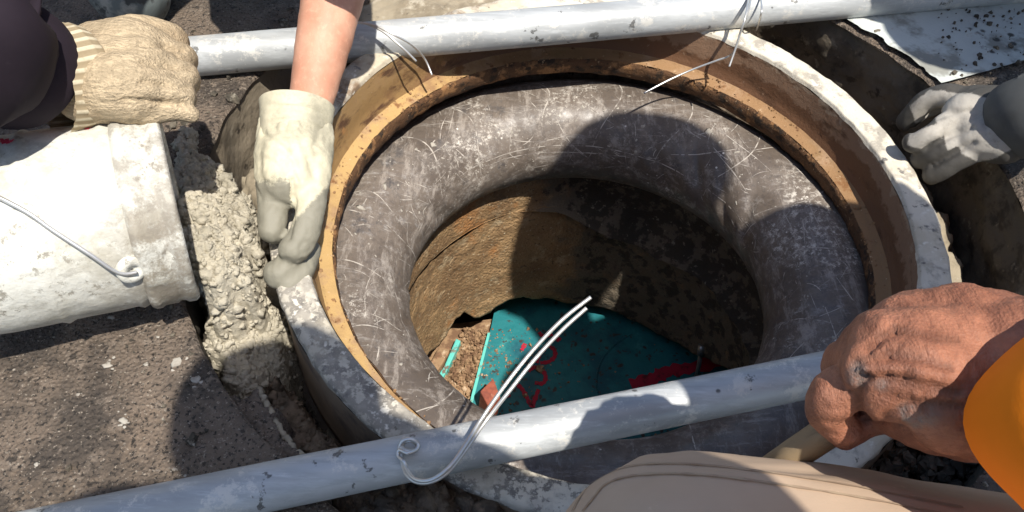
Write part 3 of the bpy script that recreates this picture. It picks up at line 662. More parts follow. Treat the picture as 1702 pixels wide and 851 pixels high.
# ============================================================ MORTAR, MUD, STONES
mound('wet_mortar', [(300, 215, .03), (330, 270, .035), (340, 340, .04), (330, 420, .045), (345, 470, .035), (400, 300, .012), (420, 360, .015), (430, 410, .01), (400, 450, .02), (395, 480, .01), (380, 250, -.02)],
      [(285, 200, .03), (318, 195, .03), (345, 270, .02), (395, 285, .01), (420, 330, .01), (432, 400, .01), (424, 440, .01), (412, 475, .01), (390, 500, .01), (360, 490, .03), (330, 480, .04), (280, 400, .05), (270, 280, .04)],
      'mortar', .0015, [('n', 34, .007, 51), ('c', 42, .012, 52), ('c', 95, .010, 57), ('c', 210, .005, 53)], .016, .13, clods=2600, crad=.0034, kind='stuff', label='lumpy moist grey mortar pouring from the white bucket', cat='mortar')
mound('spread_mortar', [(330, 500, -.035), (360, 560, -.04), (390, 620, -.045), (420, 520, -.06), (470, 560, -.075), (470, 620, -.08), (440, 480, -.07), (420, 680, -.07), (400, 660, -.06)],
      [(322, 480, -.03), (330, 540, -.04), (352, 600, -.04), (372, 650, -.04), (392, 690, -.045), (430, 700, -.08), (455, 650, -.085), (490, 610, -.09), (492, 560, -.09), (470, 500, -.09), (460, 440, -.09), (400, 440, -.06)],
      'mortar', .0016, [('n', 26, .007, 61), ('r', 16, .003, 62), ('c', 110, .004, 63), ('c', 50, .006, 64), ('c', 220, .002, 66)], .018, .07, clods=2000, crad=.0028, kind='stuff', label='spread lumpy mortar filling the trench left of the iron frame', cat='mortar')
mound('smeared_mortar', [(405, 290, -.02), (440, 270, -.04), (420, 400, -.03), (450, 380, -.05), (500, 200, -.1), (430, 220, -.1)],
      [(392, 285, -.02), (440, 255, -.06), (520, 190, -.12), (545, 240, -.13), (520, 400, -.1), (455, 460, -.08), (420, 440, -.04), (400, 340, -.02)],
      'mud', .003, [('n', 20, .004, 65)], .02, .06, kind='stuff', label='smooth smeared mortar against the cut edge behind the cream glove', cat='mortar')
mound('mud_layer', [(620, 20, .006), (700, 10, .014), (850, 5, .01), (1000, -15, .008), (1150, -40, .006)],
      [(585, 55, 0), (596, 20, 0), (610, -30, 0), (680, -120, 0), (1150, -130, 0), (1300, -40, 0), (1240, 5, 0), (1000, 45, 0), (760, 70, 0)], 'mud', .003, [('n', 22, .005, 71), ('r', 18, .0025, 72), ('c', 90, .0015, 74)], .02, .02,
      kind='stuff', label='pale dried mud caked on the road behind the far pipe', cat='mud')
mound('mortar_bed', [(1575, 380, -.1), (1590, 450, -.1), (1560, 330, -.1)], [(1535, 290, -.1), (1560, 325, -.1), (1585, 380, -.1), (1603, 440, -.1), (1612, 500, -.1), (1590, 560, -.1), (1540, 560, -.1), (1500, 400, -.1), (1490, 280, -.1)],
      'mud', .003, [('n', 40, .003, 81)], .012, .04, kind='stuff', label='cream mortar bed in the trench outside the right side of the rim', cat='mortar')
mound('dark_mud', [(520, 830, -.02), (600, 810, -.03), (700, 830, -.02), (760, 800, -.03), (640, 851, -.02), (600, 900, -.02)], [(470, 870, 0), (520, 800, -.02), (600, 770, -.04), (740, 770, -.05), (830, 800, -.05), (850, 900, -.03), (640, 960, 0), (470, 930, 0)],
      'dirtmud', .0025, [('n', 22, .012, 91), ('c', 45, .01, 92), ('n', 80, .003, 93)], .02, .06, clods=500, crad=.006, kind='stuff', label='dark clumpy mud and cement crumbs below the near pipe', cat='mud')
mound('collar_step', [(475, 680, -.075), (500, 730, -.075), (540, 770, -.08), (455, 640, -.07)], [(425, 640, -.08), (450, 685, -.08), (492, 757, -.08), (540, 800, -.08), (620, 800, -.09), (560, 740, -.11), (505, 700, -.11), (470, 640, -.11)],
      'soil', .0025, [('n', 40, .004, 95), ('c', 70, .004, 96)], .01, .05, clods=260, crad=.003, kind='stuff', label='brown soil step with pebbles beside the outer wall of the frame', cat='soil')
mound('road_edge', [(420, 700, -.012), (450, 740, -.012), (470, 780, -.012), (400, 680, -.012)], [(370, 655, -.012), (432, 640, -.012), (450, 680, -.012), (470, 715, -.012), (502, 757, -.012), (540, 800, -.012), (430, 830, -.012), (380, 740, -.012)],
      'asphalt', .003, [('n', 40, .0012, 98)], .006, .07, kind='structure')
V_, F_ = tube(spline([at(*q) for q in ((430, 645, -.016), (444, 675, -.016), (464, 710, -.016), (488, 745, -.016), (525, 790, -.016))], 10)+rng.normal(size=(41, 3))*.0012, .0030, 8)
obj('concrete_lip', V_, F_, 'mud', label='thin pale curved concrete lip in the trench at lower left', cat='concrete edge')
# shaded asphalt shelf left of the lip, level with the mortar
sp = []; sr = []
for i in range(2600):
    a = rng.uniform(0, 2*math.pi); R = rng.uniform(.385, .458); p = np.array([CC[0]*0+R*math.cos(a), .02+R*math.sin(a), -.15])
    rr_ = .0015+rng.exponential(.0022); sp.append(p+[0, 0, rr_*.4]); sr.append(min(rr_, .011))
stones('trench_stones', sp, sr, 'stones', kind='stuff', label='loose grey stones and crumbs on the trench floor around the frame', cat='stones')
sp = []; sr = []
for i in range(130):
    x, y = rng.uniform(1560, 1760), rng.uniform(15, 125); sp.append(at(x, y, .008)); sr.append(min(.0006+rng.exponential(.001), .0038))
stones('dark_crumbs', sp, sr, 'cut', kind='stuff', label='dark crumbs lying on the white road marking at upper right', cat='crumbs')
parts_ = []
for x, y, r_ in ((178, 607, .0045), (293, 602, .0055), (325, 631, .0045), (207, 700, .005), (243, 606, .0022), (130, 655, .0018), (60, 772, .0022), (290, 780, .002), (186, 527, .003), (90, 560, .0015), (262, 560, .002)):
    for q in range(7):
        rr_ = r_*(1 if q == 0 else rng.uniform(.12, .4)); o_ = np.zeros(2) if q == 0 else rng.normal(size=2)*r_*.95
        B, Fb = ball(np.zeros(3), 1, 10, 5); B = B*[1, rng.uniform(.6, 1), .18]; B = B*(1+.5*fbm(B+rng.uniform(0, 9, 3), 2.2, 3, 3))[:, None]; parts_.append((at(x, y, .001)+[o_[0], o_[1], 0]+B*rr_, Fb))
V_, F_ = cat_(parts_); obj('cement_splashes', V_, F_, 'splat', kind='stuff', label='pale dried cement splashes on the asphalt at lower left', cat='cement splashes')
# corner stones at lower right, heaped
sp = []; sr = []
for i in range(900):
    x, y = rng.uniform(1400, 1780), rng.uniform(690, 830); sp.append(at(x, y, -.1+rng.uniform(-.03, .02))); sr.append(min(.002+rng.exponential(.003), .012))
stones('stone_heap', sp, sr, 'stones', kind='stuff', label='dark gravel heap under the orange-sleeved arm', cat='gravel')
# crumbs on the road
sp = []; sr = []
for i in range(500):
    a = rng.uniform(0, 2*math.pi); R = RC+.004+rng.exponential(.06); sp.append([CC[0]+R*math.cos(a), CC[1]+R*math.sin(a), .001]); sr.append(min(.0008+rng.exponential(.0012), .006))
stones('road_crumbs', sp, sr, 'stones', kind='stuff', label='small crumbs scattered on the road round the cut', cat='crumbs')
# white road marking
def marking():
    A = at(1552, 148, 0); B = at(1702, 106, 0); d = (B-A)/np.linalg.norm(B-A); nrm = np.array([-d[1], d[0], 0])
    n, m = 90, 60; V = []
    for j in range(m):
        q0 = A+nrm*(.235*j/(m-1)); tt_ = np.linspace(-.5, .4, 1800); pp_ = q0+d*tt_[:, None]
        inside = np.hypot(pp_[:, 0]-CC[0], pp_[:, 1]-CC[1]) < RC+.008+.004*fbm(np.array([[q0[0], q0[1], 0]]), 50, 3, 6)[0]
        t0 = tt_[inside].max() if inside.any() else -.25
        for i in range(n):
            p = q0+d*(t0+(1.1-t0)*i/(n-1)); V.append([p[0], p[1], .0065+.0008*fbm(p, 60, 2, 3)])
    obj('road_marking', V, gridfaces(m, n), 'paint', kind='structure')
marking()

# ============================================================ BUCKET
def bucket():
    P0 = at(287, 343, .095); P1 = at(0, 392, .112); ax = P1-P0; ax /= np.linalg.norm(ax)
    u = np.cross(ax, [0, 0, 1.]); u /= np.linalg.norm(u); v = np.cross(ax, u)
    e = empty('bucket', P0-np.array([0, 0, .09]), label='white plastic bucket lying on its side tipped towards the manhole', cat='bucket')
    N = 120; a = np.linspace(0, 2*math.pi, N, endpoint=False)
    def lat(prof, crumple=0, seed=0):
        V = []
        for r, s in prof:
            rr_ = np.full(N, r)
            q = np.stack([np.cos(a)*r, np.sin(a)*r, np.full(N, s)], 1)
            rr_ = r+crumple*fbm(q, 22, 4, seed)
            V.append(P0+ax*s+rr_[:, None]*(np.cos(a)[:, None]*u+np.sin(a)[:, None]*v))
        return np.concatenate(V), gridfaces(len(prof), N, False, True)
    R = .0850
    pr = [(R-.001-.003*(s/.3), s) for s in np.linspace(.0, .30, 60)]
    pr2 = [(r+(.0022 if (.098 < s < .103 or .040 < s < .045) else 0), s) for r, s in pr]
    V, Fc = lat(pr2, .0011, 3)
    o = obj('shell', V, Fc, 'bucket', e)
    px, py = project(V)
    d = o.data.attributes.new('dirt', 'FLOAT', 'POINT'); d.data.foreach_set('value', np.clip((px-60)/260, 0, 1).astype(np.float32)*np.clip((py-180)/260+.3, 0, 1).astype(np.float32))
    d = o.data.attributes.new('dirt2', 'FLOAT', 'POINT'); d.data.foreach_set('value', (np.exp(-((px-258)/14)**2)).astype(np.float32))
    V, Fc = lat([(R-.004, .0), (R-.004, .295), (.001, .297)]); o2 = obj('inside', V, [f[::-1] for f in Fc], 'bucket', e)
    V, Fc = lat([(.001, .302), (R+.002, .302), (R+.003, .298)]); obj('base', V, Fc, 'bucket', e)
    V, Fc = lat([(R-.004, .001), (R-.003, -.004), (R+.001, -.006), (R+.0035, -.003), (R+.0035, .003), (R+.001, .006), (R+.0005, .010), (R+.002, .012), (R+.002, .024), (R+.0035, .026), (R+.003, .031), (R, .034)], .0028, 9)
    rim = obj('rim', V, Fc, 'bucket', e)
    for oo in (rim,):
        px, py = project(V); d = oo.data.attributes.new('dirt', 'FLOAT', 'POINT'); d.data.foreach_set('value', np.clip((py-150)/250, .25, 1).astype(np.float32))
        d = oo.data.attributes.new('dirt2', 'FLOAT', 'POINT'); d.data.foreach_set('value', (.5*np.ones(len(V))).astype(np.float32))
    bt = bvh(o)
    h, nn = hit(bt, 219, 447); t1 = np.cross(nn, [0, 0, 1.]); t1 /= np.linalg.norm(t1)
    nn = nn*(1 if nn@(CAM-h) > 0 else -1); ab = np.linspace(0, 2*math.pi, 28, endpoint=False); t2 = np.cross(nn, t1); V = []
    for r, z in ((.0125, -.002), (.0125, .002), (.011, .0038), (.0050, .0038), (.0040, .001), (.001, .001)): V.append(h+nn*z+r*(np.cos(ab)[:, None]*t1+np.sin(ab)[:, None]*t2))
    obj('handle_boss', np.concatenate(V), [f[::-1] for f in gridfaces(6, 28, False, True)], 'bucket', e)
    wp = []
    for x, y, l in ((222, 447, .006), (205, 443, .009), (150, 418, .007), (90, 382, .006), (40, 355, .006), (-20, 322, .006), (-100, 290, .006)):
        hh, n2 = hit(bt, x, y)
        if hh is None: continue
        n2 = n2*(1 if n2@(CAM-hh) > 0 else -1); wp.append(hh+n2*l)
    V, Fc = tube(spline(wp, 10), .0017, 10); obj('handle', V, Fc, 'wire', e)
    for q, mt, wd in (([(3, 185), (8, 192)], 'redprint', .004), ([(14, 183), (20, 190)], 'redprint', .004), ([(16, 196), (21, 206)], 'redprint', .005), ([(6, 205), (12, 210)], 'redprint', .003), ([(22, 214), (27, 219)], 'redprint', .003),
                  ([(-12, 235), (2, 233), (8, 240)], 'redprint', .0035), ([(12, 232), (14, 240)], 'redprint', .003), ([(16, 236), (23, 235)], 'redprint', .0035), ([(140, 213), (150, 214)], 'redprint', .006),
                  ([(254, 212), (257, 222)], 'lavender', .005), ([(265, 235), (270, 262)], 'lavender', .006), ([(278, 262), (280, 272)], 'lavender', .004), ([(286, 308), (290, 322)], 'lavender', .006), ([(292, 335), (297, 352)], 'lavender', .006)):
        stroke('print', bt, q, wd, mt, e, .0008)
    return e
bucket()

# ============================================================ PEOPLE
def fold(s=30, a=.003, seed=1, st=(1, 1, 1)): return lambda co, no: a*fbm(co*np.array(st), s, 3, seed)
def rays_to(px, py, dist, r): return (CAM+ray(px, py)*dist, r)
def sleeve_tube(name, pts, mat, parent, th=.003, amp=.004, s=26, seed=3, along=.3, **k):
    """cloth sleeve: open tube with a folded-in hem, sagging folds across it"""
    P = spline([p for p, r in pts], 14); R = np.interp(np.arange(len(P))/14, np.arange(len(pts)), [r for p, r in pts]); n = 56
    V, Fc = tube(P, R, n, False); Cn = np.repeat(P, n, 0); D = (V-Cn)
    L = np.repeat(np.concatenate([[0], np.cumsum(np.linalg.norm(np.diff(P, axis=0), axis=1))]), n)
    q = np.stack([L*2.6, np.tile(np.cos(np.linspace(0, 2*math.pi, n, endpoint=False)), len(P))*.03, np.tile(np.sin(np.linspace(0, 2*math.pi, n, endpoint=False)), len(P))*.03], 1)
    f = fbm(q, s, 3, seed)*np.clip(L/.02, .15, 1)
    Vo = Cn+D*(1+(amp*f/np.repeat(R, n)))[:, None]
    Vi = Cn[:6*n]+(Vo[:6*n]-Cn[:6*n])*(1-th/np.repeat(R, n)[:6*n])[:, None]
    VV = np.concatenate([Vi[::-1].reshape(6, n, 3)[:, ::-1].reshape(-1, 3), Vo]); return obj(name, VV, gridfaces(6+len(P), n, False, True), mat, parent, **k)

def grooves(co, paths):
    x, y = project(co); out = np.zeros(len(co))
    for pth, wd_, dp_ in paths:
        d_ = np.minimum.reduce([segdist(x, y, [pth[i], pth[i+1]]) for i in range(len(pth)-1)]); out = out+np.exp(-(d_/wd_)**2)*dp_
    return out
G_CREAM = [([(437, 222), (462, 238), (488, 262), (502, 300)], 5, .0022), ([(508, 196), (500, 230), (512, 262), (524, 296)], 6, .0020), ([(487, 300), (488, 335), (486, 372), (480, 396)], 4.5, .0032), ([(450, 190), (476, 205), (470, 225)], 4, .0012),
    ([(432, 300), (452, 306), (472, 300)], 3.5, .0010), ([(500, 335), (516, 340), (530, 336)], 3.5, .0010), ([(474, 430), (488, 438), (504, 432)], 4, .0016), ([(440, 262), (456, 270), (470, 290)], 4, .0012), ([(530, 230), (520, 245), (526, 262)], 4, .0012)]
G_KNIT = [([(232, 72), (270, 76), (306, 84)], 5, .0036), ([(236, 104), (275, 109), (314, 115)], 5, .0036), ([(236, 136), (272, 141), (312, 147)], 5, .0034), ([(205, 166), (250, 168), (306, 174)], 5, .0034), ([(170, 75), (185, 110), (178, 150)], 7, .0014), ([(205, 90), (215, 120), (208, 150)], 8, .0012)]
G_GREY = [([(1612, 184), (1572, 190), (1545, 200), (1515, 216)], 4.5, .0034), ([(1615, 212), (1578, 226), (1540, 246)], 4.5, .0034), ([(1618, 238), (1588, 254), (1550, 276)], 4.5, .0034), ([(1640, 165), (1650, 190), (1668, 210)], 5, .0014), ([(1655, 240), (1640, 225), (1638, 205)], 5, .0012)]
# --- person A: cream gloves, bare forearm reaching down from behind the far pipe
pa = empty('person', (-.2, .95, 0), label='person with a bare forearm and cream rubber glove pressing mortar against the frame', cat='person')
npa = lambda *q: np.array(q)
elA, shA, shA2, hipA, hdA = at(590, -210, .30), npa(-.24, .48, .74), npa(-.52, .5, .74), npa(-.45, .72, .36), npa(-.37, .34, 1.02)
kn1, kn2, ft1 = npa(-.335, .175, .42), npa(-.57, .155, .42), at(215, -14, .045)
blob('body', [[(elA, .042), c(568, -60, .165, .0365), c(552, 0, .145, .0335), c(540, 60, .125, .0305), c(527, 120, .1, .0275), c(515, 178, .078, .0235), c(508, 215, .068, .022)],
     [(elA, .045), (shA, .055)], [(shA, .06), (shA2, .06)], [((shA+shA2)/2-[0, 0, .04], .12), (hipA, .13)], [(npa(-.38, .44, .84), .055), (hdA, .088), (hdA+[0, 0, .04], .09)],
     [(shA2, .055), (npa(-.62, .36, .5), .042), (npa(-.6, .3, .44), .035)],
     [(hipA, .1), (kn1, .06), (npa(-.3, .5, .08), .045)], [(hipA, .1), (kn2, .06), (ft1+[-.01, .17, .1], .045)]],
     .006, 'skinarm', pa, 8, disp=lambda co, no: .0007*fbm(co, 60, 3, 4))
blob('glove', [[c(490, 222, .07, .0335), c(486, 262, .066, .034), c(480, 300, .058, .031)], [c(466, 215, .07, .025), c(462, 260, .063, .026), c(456, 312, .055, .020)],
     [c(518, 215, .07, .0235), c(517, 260, .063, .022), c(514, 310, .054, .019)],
     [c(456, 305, .055, .0190), c(452, 345, .045, .0158), c(453, 382, .035, .0148)],
     [c(514, 315, .052, .0178), c(512, 360, .044, .0158), c(502, 395, .036, .0150), c(490, 415, .03, .0148)],
     [c(506, 402, .010, .0120), c(484, 436, .012, .0140), c(463, 455, .008, .0148)], [c(516, 415, .0, .0115), c(503, 450, .002, .0128), c(482, 474, .000, .0126)],
     [c(515, 430, -.01, .011), c(502, 462, -.015, .0115)]],
     .0022, 'cream', pa, 2, disp=lambda co, no: -grooves(co, G_CREAM)+.0020*fbm(co*[1, .5, 1], 30, 4, 4)-.0016*np.clip(.16-np.abs(fbm(co*[1, .6, 1], 26, 2, 44)), 0, 1)*5+.0006*fbm(co, 160, 2, 5),
     dirt=lambda co: (lambda x, y: np.clip(.5+(y-np.where(x < 483, 300, 318+(535-x)*1.1))/60, 0, 1))(*project(co)))
cuffP = [c(494, 176, .084, .0392), c(493, 186, .081, .0382), c(491, 203, .076, .0368), c(489, 224, .071, .0345), c(488, 240, .068, .031)]
sleeve_tube('glove_cuff', cuffP, 'cream', pa, .0018, .0015, 40, 6)
blob('boot', [[c(215, -14, .045, .052), (at(215, -14, .045)+np.array([-.01, .09, .01]), .052), (at(215, -14, .045)+np.array([-.01, .17, .04]), .052)], [(at(215, -14, .045)+np.array([-.01, .17, .04]), .052), (at(215, -14, .045)+np.array([-.01, .19, .2]), .055)]],
     .006, 'boot', pa, 6, disp=fold(30, .003, 8))
blob('shirt', [[(shA, .075), (shA2, .075)], [((shA+shA2)/2-[0, 0, .04], .145), (hipA, .15)], [(shA, .07), (shA*.6+elA*.4, .062)], [(shA2, .07), (npa(-.6, .4, .58), .06)], [(hipA, .13), (kn1, .085), (npa(-.31, .48, .16), .07)], [(hipA, .13), (kn2, .085), (ft1+[-.01, .17, .17], .07)]], .01, 'navy', pa, 6, disp=fold(14, .008, 3))
blob('hair', [[(hdA+[0, .02, .03], .098), (hdA+[0, .04, .05], .093)]], .01, 'hair', pa, 3)

# --- person B: knitted glove holding the bucket from the left
pbn = empty('person', (-1.15, .3, 0), label='person in a dark purple sleeve with a beige knitted glove holding the bucket rim', cat='person')
shB = np.array([-1.0, .25, .72])
blob('body', [[shB, .06] and [(shB, .06), (np.array([-.9, .14, .46]), .05), c(-60, 55, .262, .034), c(60, 118, .218, .030), c(140, 128, .205, .03)],
     [(shB, .07), (np.array([-1.12, .52, .76]), .075)], [(np.array([-1.12, .38, .74]), .12), (np.array([-1.2, .4, .4]), .13)], [(np.array([-1.02, .38, .86]), .055), (np.array([-.96, .36, .98]), .09)],
     [(np.array([-1.12, .52, .76]), .06), (np.array([-1.0, .6, .5]), .045), (np.array([-.85, .55, .3]), .035)],
     [(np.array([-1.2, .3, .3]), .09), (np.array([-.98, .22, .42]), .07), (np.array([-1.05, .2, .05]), .05)], [(np.array([-1.2, .5, .3]), .09), (np.array([-.96, .55, .4]), .07), (np.array([-1.0, .6, .05]), .05)]],
     .009, 'skinarm', pbn, 6)
zk = .2
blob('glove', [[c(160, 92, zk, .029), c(220, 84, zk+.005, .0285), c(250, 86, zk, .024)], [c(150, 148, zk, .030), c(210, 146, zk+.004, .030), c(245, 146, zk-.002, .026)], [c(150, 120, zk, .034), c(238, 115, zk+.002, .028)], [c(120, 130, zk+.005, .031), c(160, 120, zk, .034)],
     [c(170, 70, zk-.004, .019), c(220, 58, zk, .018), c(270, 60, zk-.004, .0148), c(290, 70, zk-.015, .0132), c(290, 76, zk-.04, .012)],
     [c(255, 92, zk+.002, .0155), c(296, 94, zk-.005, .0140), c(305, 100, zk-.02, .0130), c(298, 110, zk-.045, .013)],
     [c(255, 122, zk+.002, .0155), c(299, 127, zk-.005, .0138), c(308, 133, zk-.022, .0130), c(298, 140, zk-.045, .013)],
     [c(250, 150, zk+.001, .0150), c(292, 158, zk-.007, .0136), c(301, 164, zk-.022, .0128), c(294, 168, zk-.045, .013)],
     [c(190, 175, zk-.01, .018), c(245, 180, zk-.012, .0138), c(288, 182, zk-.014, .0115), c(318, 191, zk-.02, .0072)]],
     .0026, 'knit', pbn, 3, disp=lambda co, no: -grooves(co, G_KNIT)+.0016*fbm(co, 38, 3, 4)+.0003*fbm(co, 200, 2, 5))
def ribcuff():
    P = [at(150, 124, zk+.0), at(132, 128, zk+.003), at(108, 133, zk+.007), at(80, 137, zk+.012)]; P = spline(P, 10); n = 144
    R = np.interp(np.linspace(0, 1, len(P)), [0, .3, 1], [.0400, .0440, .042]); V, Fc = tube(P, R, n, False); Cn = np.repeat(P, n, 0)
    k = np.tile(np.arange(n), len(P)); rb = .5+.5*np.cos(2*math.pi*k/4.5)
    V = Cn+(V-Cn)*(1+.022*rb+.03*fbm(V, 40, 3, 2))[:, None]; o = obj('ribbed_cuff', V, Fc, 'ribknit', pbn)
    at_ = o.data.attributes.new('rib', 'FLOAT', 'POINT'); at_.data.foreach_set('value', rb.astype(np.float32))
M['ribknit'] = layered('ribbed_knit', (.3, .235, .145), [((.56, .49, .35), 1, .45, .8, dict(kind='attr', name='rib', gate=(60, .3, .5))), ((.2, .15, .09), 14, .55, .7)], .9, [('noise', 250, 1)], .6, .002)
ribcuff()
sleeve_tube('sleeve', [(at(44, 118, .222), .0470), (at(30, 112, .228), .0540), (at(-6, 96, .238), .0570), (at(-50, 70, .255), .058), (at(-150, 20, .30), .062), (np.array([-.9, .14, .46]), .068), (shB+[0, 0, .02], .085)], 'purple', pbn, .003, .014, 22, 12)
sleeve_tube('shirt', [(np.array([-1.12, .38, .95]), .05), (np.array([-1.12, .38, .86]), .13), (np.array([-1.12, .38, .78]), .17), (np.array([-1.18, .4, .5]), .17), (np.array([-1.22, .4, .25]), .17)], 'purple', pbn, .003, .01, 14, 15)

# --- person C: grey gloved hand at right
pc = empty('person', (1.15, .5, 0), label='person in a grey sleeve with a mud-stained grey glove at the right rim', cat='person')
shC, shC2, hipC, hdC = npa(.66, .04, .72), npa(.80, .28, .74), npa(1.02, .36, .36), npa(.62, .22, .95)
blob('body', [[c(1690, 205, .05, .028), c(1780, 165, .1, .035), (npa(.74, .14, .34), .045), (shC, .06)], [(shC, .065), (shC2, .065)], [((shC+shC2)/2-[0, 0, .04], .12), (hipC, .14)],
     [(npa(.70, .2, .84), .055), (hdC, .09)], [(hipC, .1), (npa(.52, .26, .40), .06), (npa(.6, .5, .06), .045)], [(hipC, .1), (npa(.76, .13, .44), .06), (npa(.84, .3, .06), .045)]], .01, 'skinhand', pc, 5)
blob('glove', [[c(1690, 215, .055, .030), c(1645, 195, .045, .034), c(1610, 195, .04, .030)], [c(1670, 180, .055, .026), c(1620, 178, .04, .025)], [c(1670, 235, .045, .026), c(1625, 228, .036, .026)],
     [c(1608, 172, .038, .0185), c(1572, 160, .035, .0145), c(1540, 168, .02, .0132), c(1518, 188, .0, .0125), c(1506, 202, -.015, .0118)],
     [c(1608, 200, .038, .0175), c(1570, 208, .036, .0142), c(1545, 222, .028, .0136), c(1520, 236, .014, .0132)],
     [c(1606, 226, .032, .017), c(1575, 243, .022, .0136), c(1548, 256, .006, .0128), c(1530, 264, -.008, .0118)],
     [c(1620, 246, .028, .0165), c(1590, 266, .014, .0132), c(1568, 280, .0, .0126), c(1550, 290, -.012, .0118)],
     [c(1600, 165, .02, .014), c(1550, 175, -.01, .014), c(1515, 200, -.03, .013)]],
     .0026, 'greyglove', pc, 3, disp=lambda co, no: -grooves(co, G_GREY)+.0012*fbm(co, 42, 3, 4), dirt=lambda co: (lambda x, y: np.clip(.48-np.where(inpoly(x, y, [(1512, 176), (1545, 150), (1610, 155), (1650, 165), (1705, 235), (1655, 262), (1625, 270), (1600, 255), (1592, 243), (1574, 250), (1568, 225), (1530, 248), (1508, 240), (1512, 222), (1560, 205), (1552, 196), (1522, 205)]), 1, -1)*segdist(x, y, [(1512, 176), (1545, 150), (1610, 155), (1650, 165), (1705, 235), (1655, 262), (1625, 270), (1600, 255), (1592, 243), (1574, 250), (1568, 225), (1530, 248), (1508, 240), (1512, 222), (1560, 205), (1552, 196), (1522, 205)])/14, 0, 1))(*project(co)))
sleeve_tube('sleeve', [(at(1712, 178, .07), .036), (at(1725, 176, .075), .0415), (at(1770, 166, .095), .045), (npa(.70, .15, .27), .05), (npa(.75, .14, .36), .056), ((npa(.74, .14, .34)+shC)/2, .066), (shC, .085)], 'greycloth', pc, .003, .008, 16, 22)
sleeve_tube('shirt', [(npa(.71, .17, .85), .05), (npa(.74, .17, .78), .14), (npa(.80, .2, .68), .16), (npa(.95, .31, .5), .17), (npa(1.03, .37, .27), .17)], 'greycloth', pc, .003, .01, 14, 25)
blob('trousers', [[(hipC, .14), (npa(.52, .26, .40), .085), (npa(.6, .49, .12), .07)], [(hipC, .14), (npa(.76, .13, .44), .085), (npa(.84, .29, .12), .07)]], .012, 'navy', pc, 5)

# --- person D: orange sleeve, bare hand, khaki knee at lower right
pd = empty('person', (.45, -.6, 0), label='squatting person in orange with khaki trousers gripping a tan stick near the frame', cat='person')
zh = .345
handch = [[c(1668, 572, zh, .0225), c(1600, 548, zh+.004, .0205), c(1540, 526, zh+.003, .0120), c(1498, 536, zh-.008, .0122)],
     [c(1668, 600, zh+.002, .0245), c(1590, 585, zh+.006, .0215), c(1520, 562, zh+.011, .0128), c(1466, 570, zh-.003, .0138)],
     [c(1668, 640, zh+.001, .0245), c(1590, 630, zh+.004, .0215), c(1515, 612, zh+.010, .0128), c(1452, 612, zh-.002, .0138)],
     [c(1668, 680, zh-.002, .0235), c(1590, 672, zh+.002, .0205), c(1515, 656, zh+.002, .0122), c(1462, 650, zh-.007, .0128)],
     [c(1590, 560, zh-.012, .022), c(1500, 575, zh-.018, .016)], [c(1590, 640, zh-.014, .022), c(1500, 625, zh-.020, .016)],
     [c(1740, 605, zh+.004, .0255), c(1668, 590, zh, .0255)], [c(1740, 660, zh+.004, .0255), c(1668, 655, zh, .0255)],
     [c(1460, 648, zh-.010, .0120), c(1418, 640, zh-.016, .0092), c(1386, 657, zh-.018, .0108), c(1380, 688, zh-.032, .0098), c(1398, 712, zh-.040, .0088)],
     [c(1454, 606, zh-.012, .0125), c(1418, 596, zh-.032, .0098), c(1402, 612, zh-.052, .0105), c(1412, 640, zh-.066, .0095)],
     [c(1466, 566, zh-.01, .0145), c(1440, 580, zh-.032, .0118), c(1436, 606, zh-.05, .011), c(1446, 636, zh-.062, .010)],
     [c(1494, 540, zh-.014, .0125), c(1472, 562, zh-.036, .0115), c(1470, 590, zh-.052, .0105), c(1480, 620, zh-.062, .0095)],
     [c(1610, 700, zh-.012, .0175), c(1530, 694, zh-.022, .0140), c(1474, 682, zh-.034, .0105), c(1430, 690, zh-.044, .0108), c(1405, 712, zh-.052, .0098)],
     # knuckles and tendons
     [c(1502, 534, zh+.002, .0118)], [c(1468, 566, zh+.004, .0138)], [c(1458, 610, zh+.004, .0135)], [c(1466, 646, zh-.002, .0115)],
     [c(1610, 590, zh+.014, .0110), c(1540, 572, zh+.0200, .0062), c(1475, 565, zh+.009, .0115)], [c(1610, 632, zh+.012, .0110), c(1540, 620, zh+.0185, .0062), c(1468, 608, zh+.008, .0115)], [c(1610, 552, zh+.010, .0110), c(1550, 535, zh+.0125, .0070), c(1502, 532, zh+.003, .0100)]]
ho = blob('tmp_hand', handch, .004, 'skinhand', None, 3); hb = bvh(ho); bpy.data.objects.remove(ho)
for path, vr in (([(1660, 560), (1610, 545), (1565, 520), (1525, 520)], .0026), ([(1665, 610), (1610, 590), (1570, 600), (1530, 575), (1490, 575)], .0024), ([(1570, 600), (1540, 628), (1500, 632)], .0020), ([(1640, 680), (1590, 655), (1545, 662), (1500, 650)], .0024), ([(1610, 545), (1580, 570), (1540, 552)], .0018)):
    ch_ = []
    for q in path:
        h_, n_ = hit(hb, *q)
        if h_ is not None: ch_.append((h_-n_*(1 if n_@(CAM-h_) > 0 else -1)*vr*.45, vr))
    if len(ch_) > 1: handch.append(ch_)
shR, shL, hips, neck = np.array([.515, -.34, .80]), np.array([.35, -.44, .80]), np.array([.54, -.66, .34]), np.array([.39, -.34, .86])
elR = npa(.305, -.49, .47)
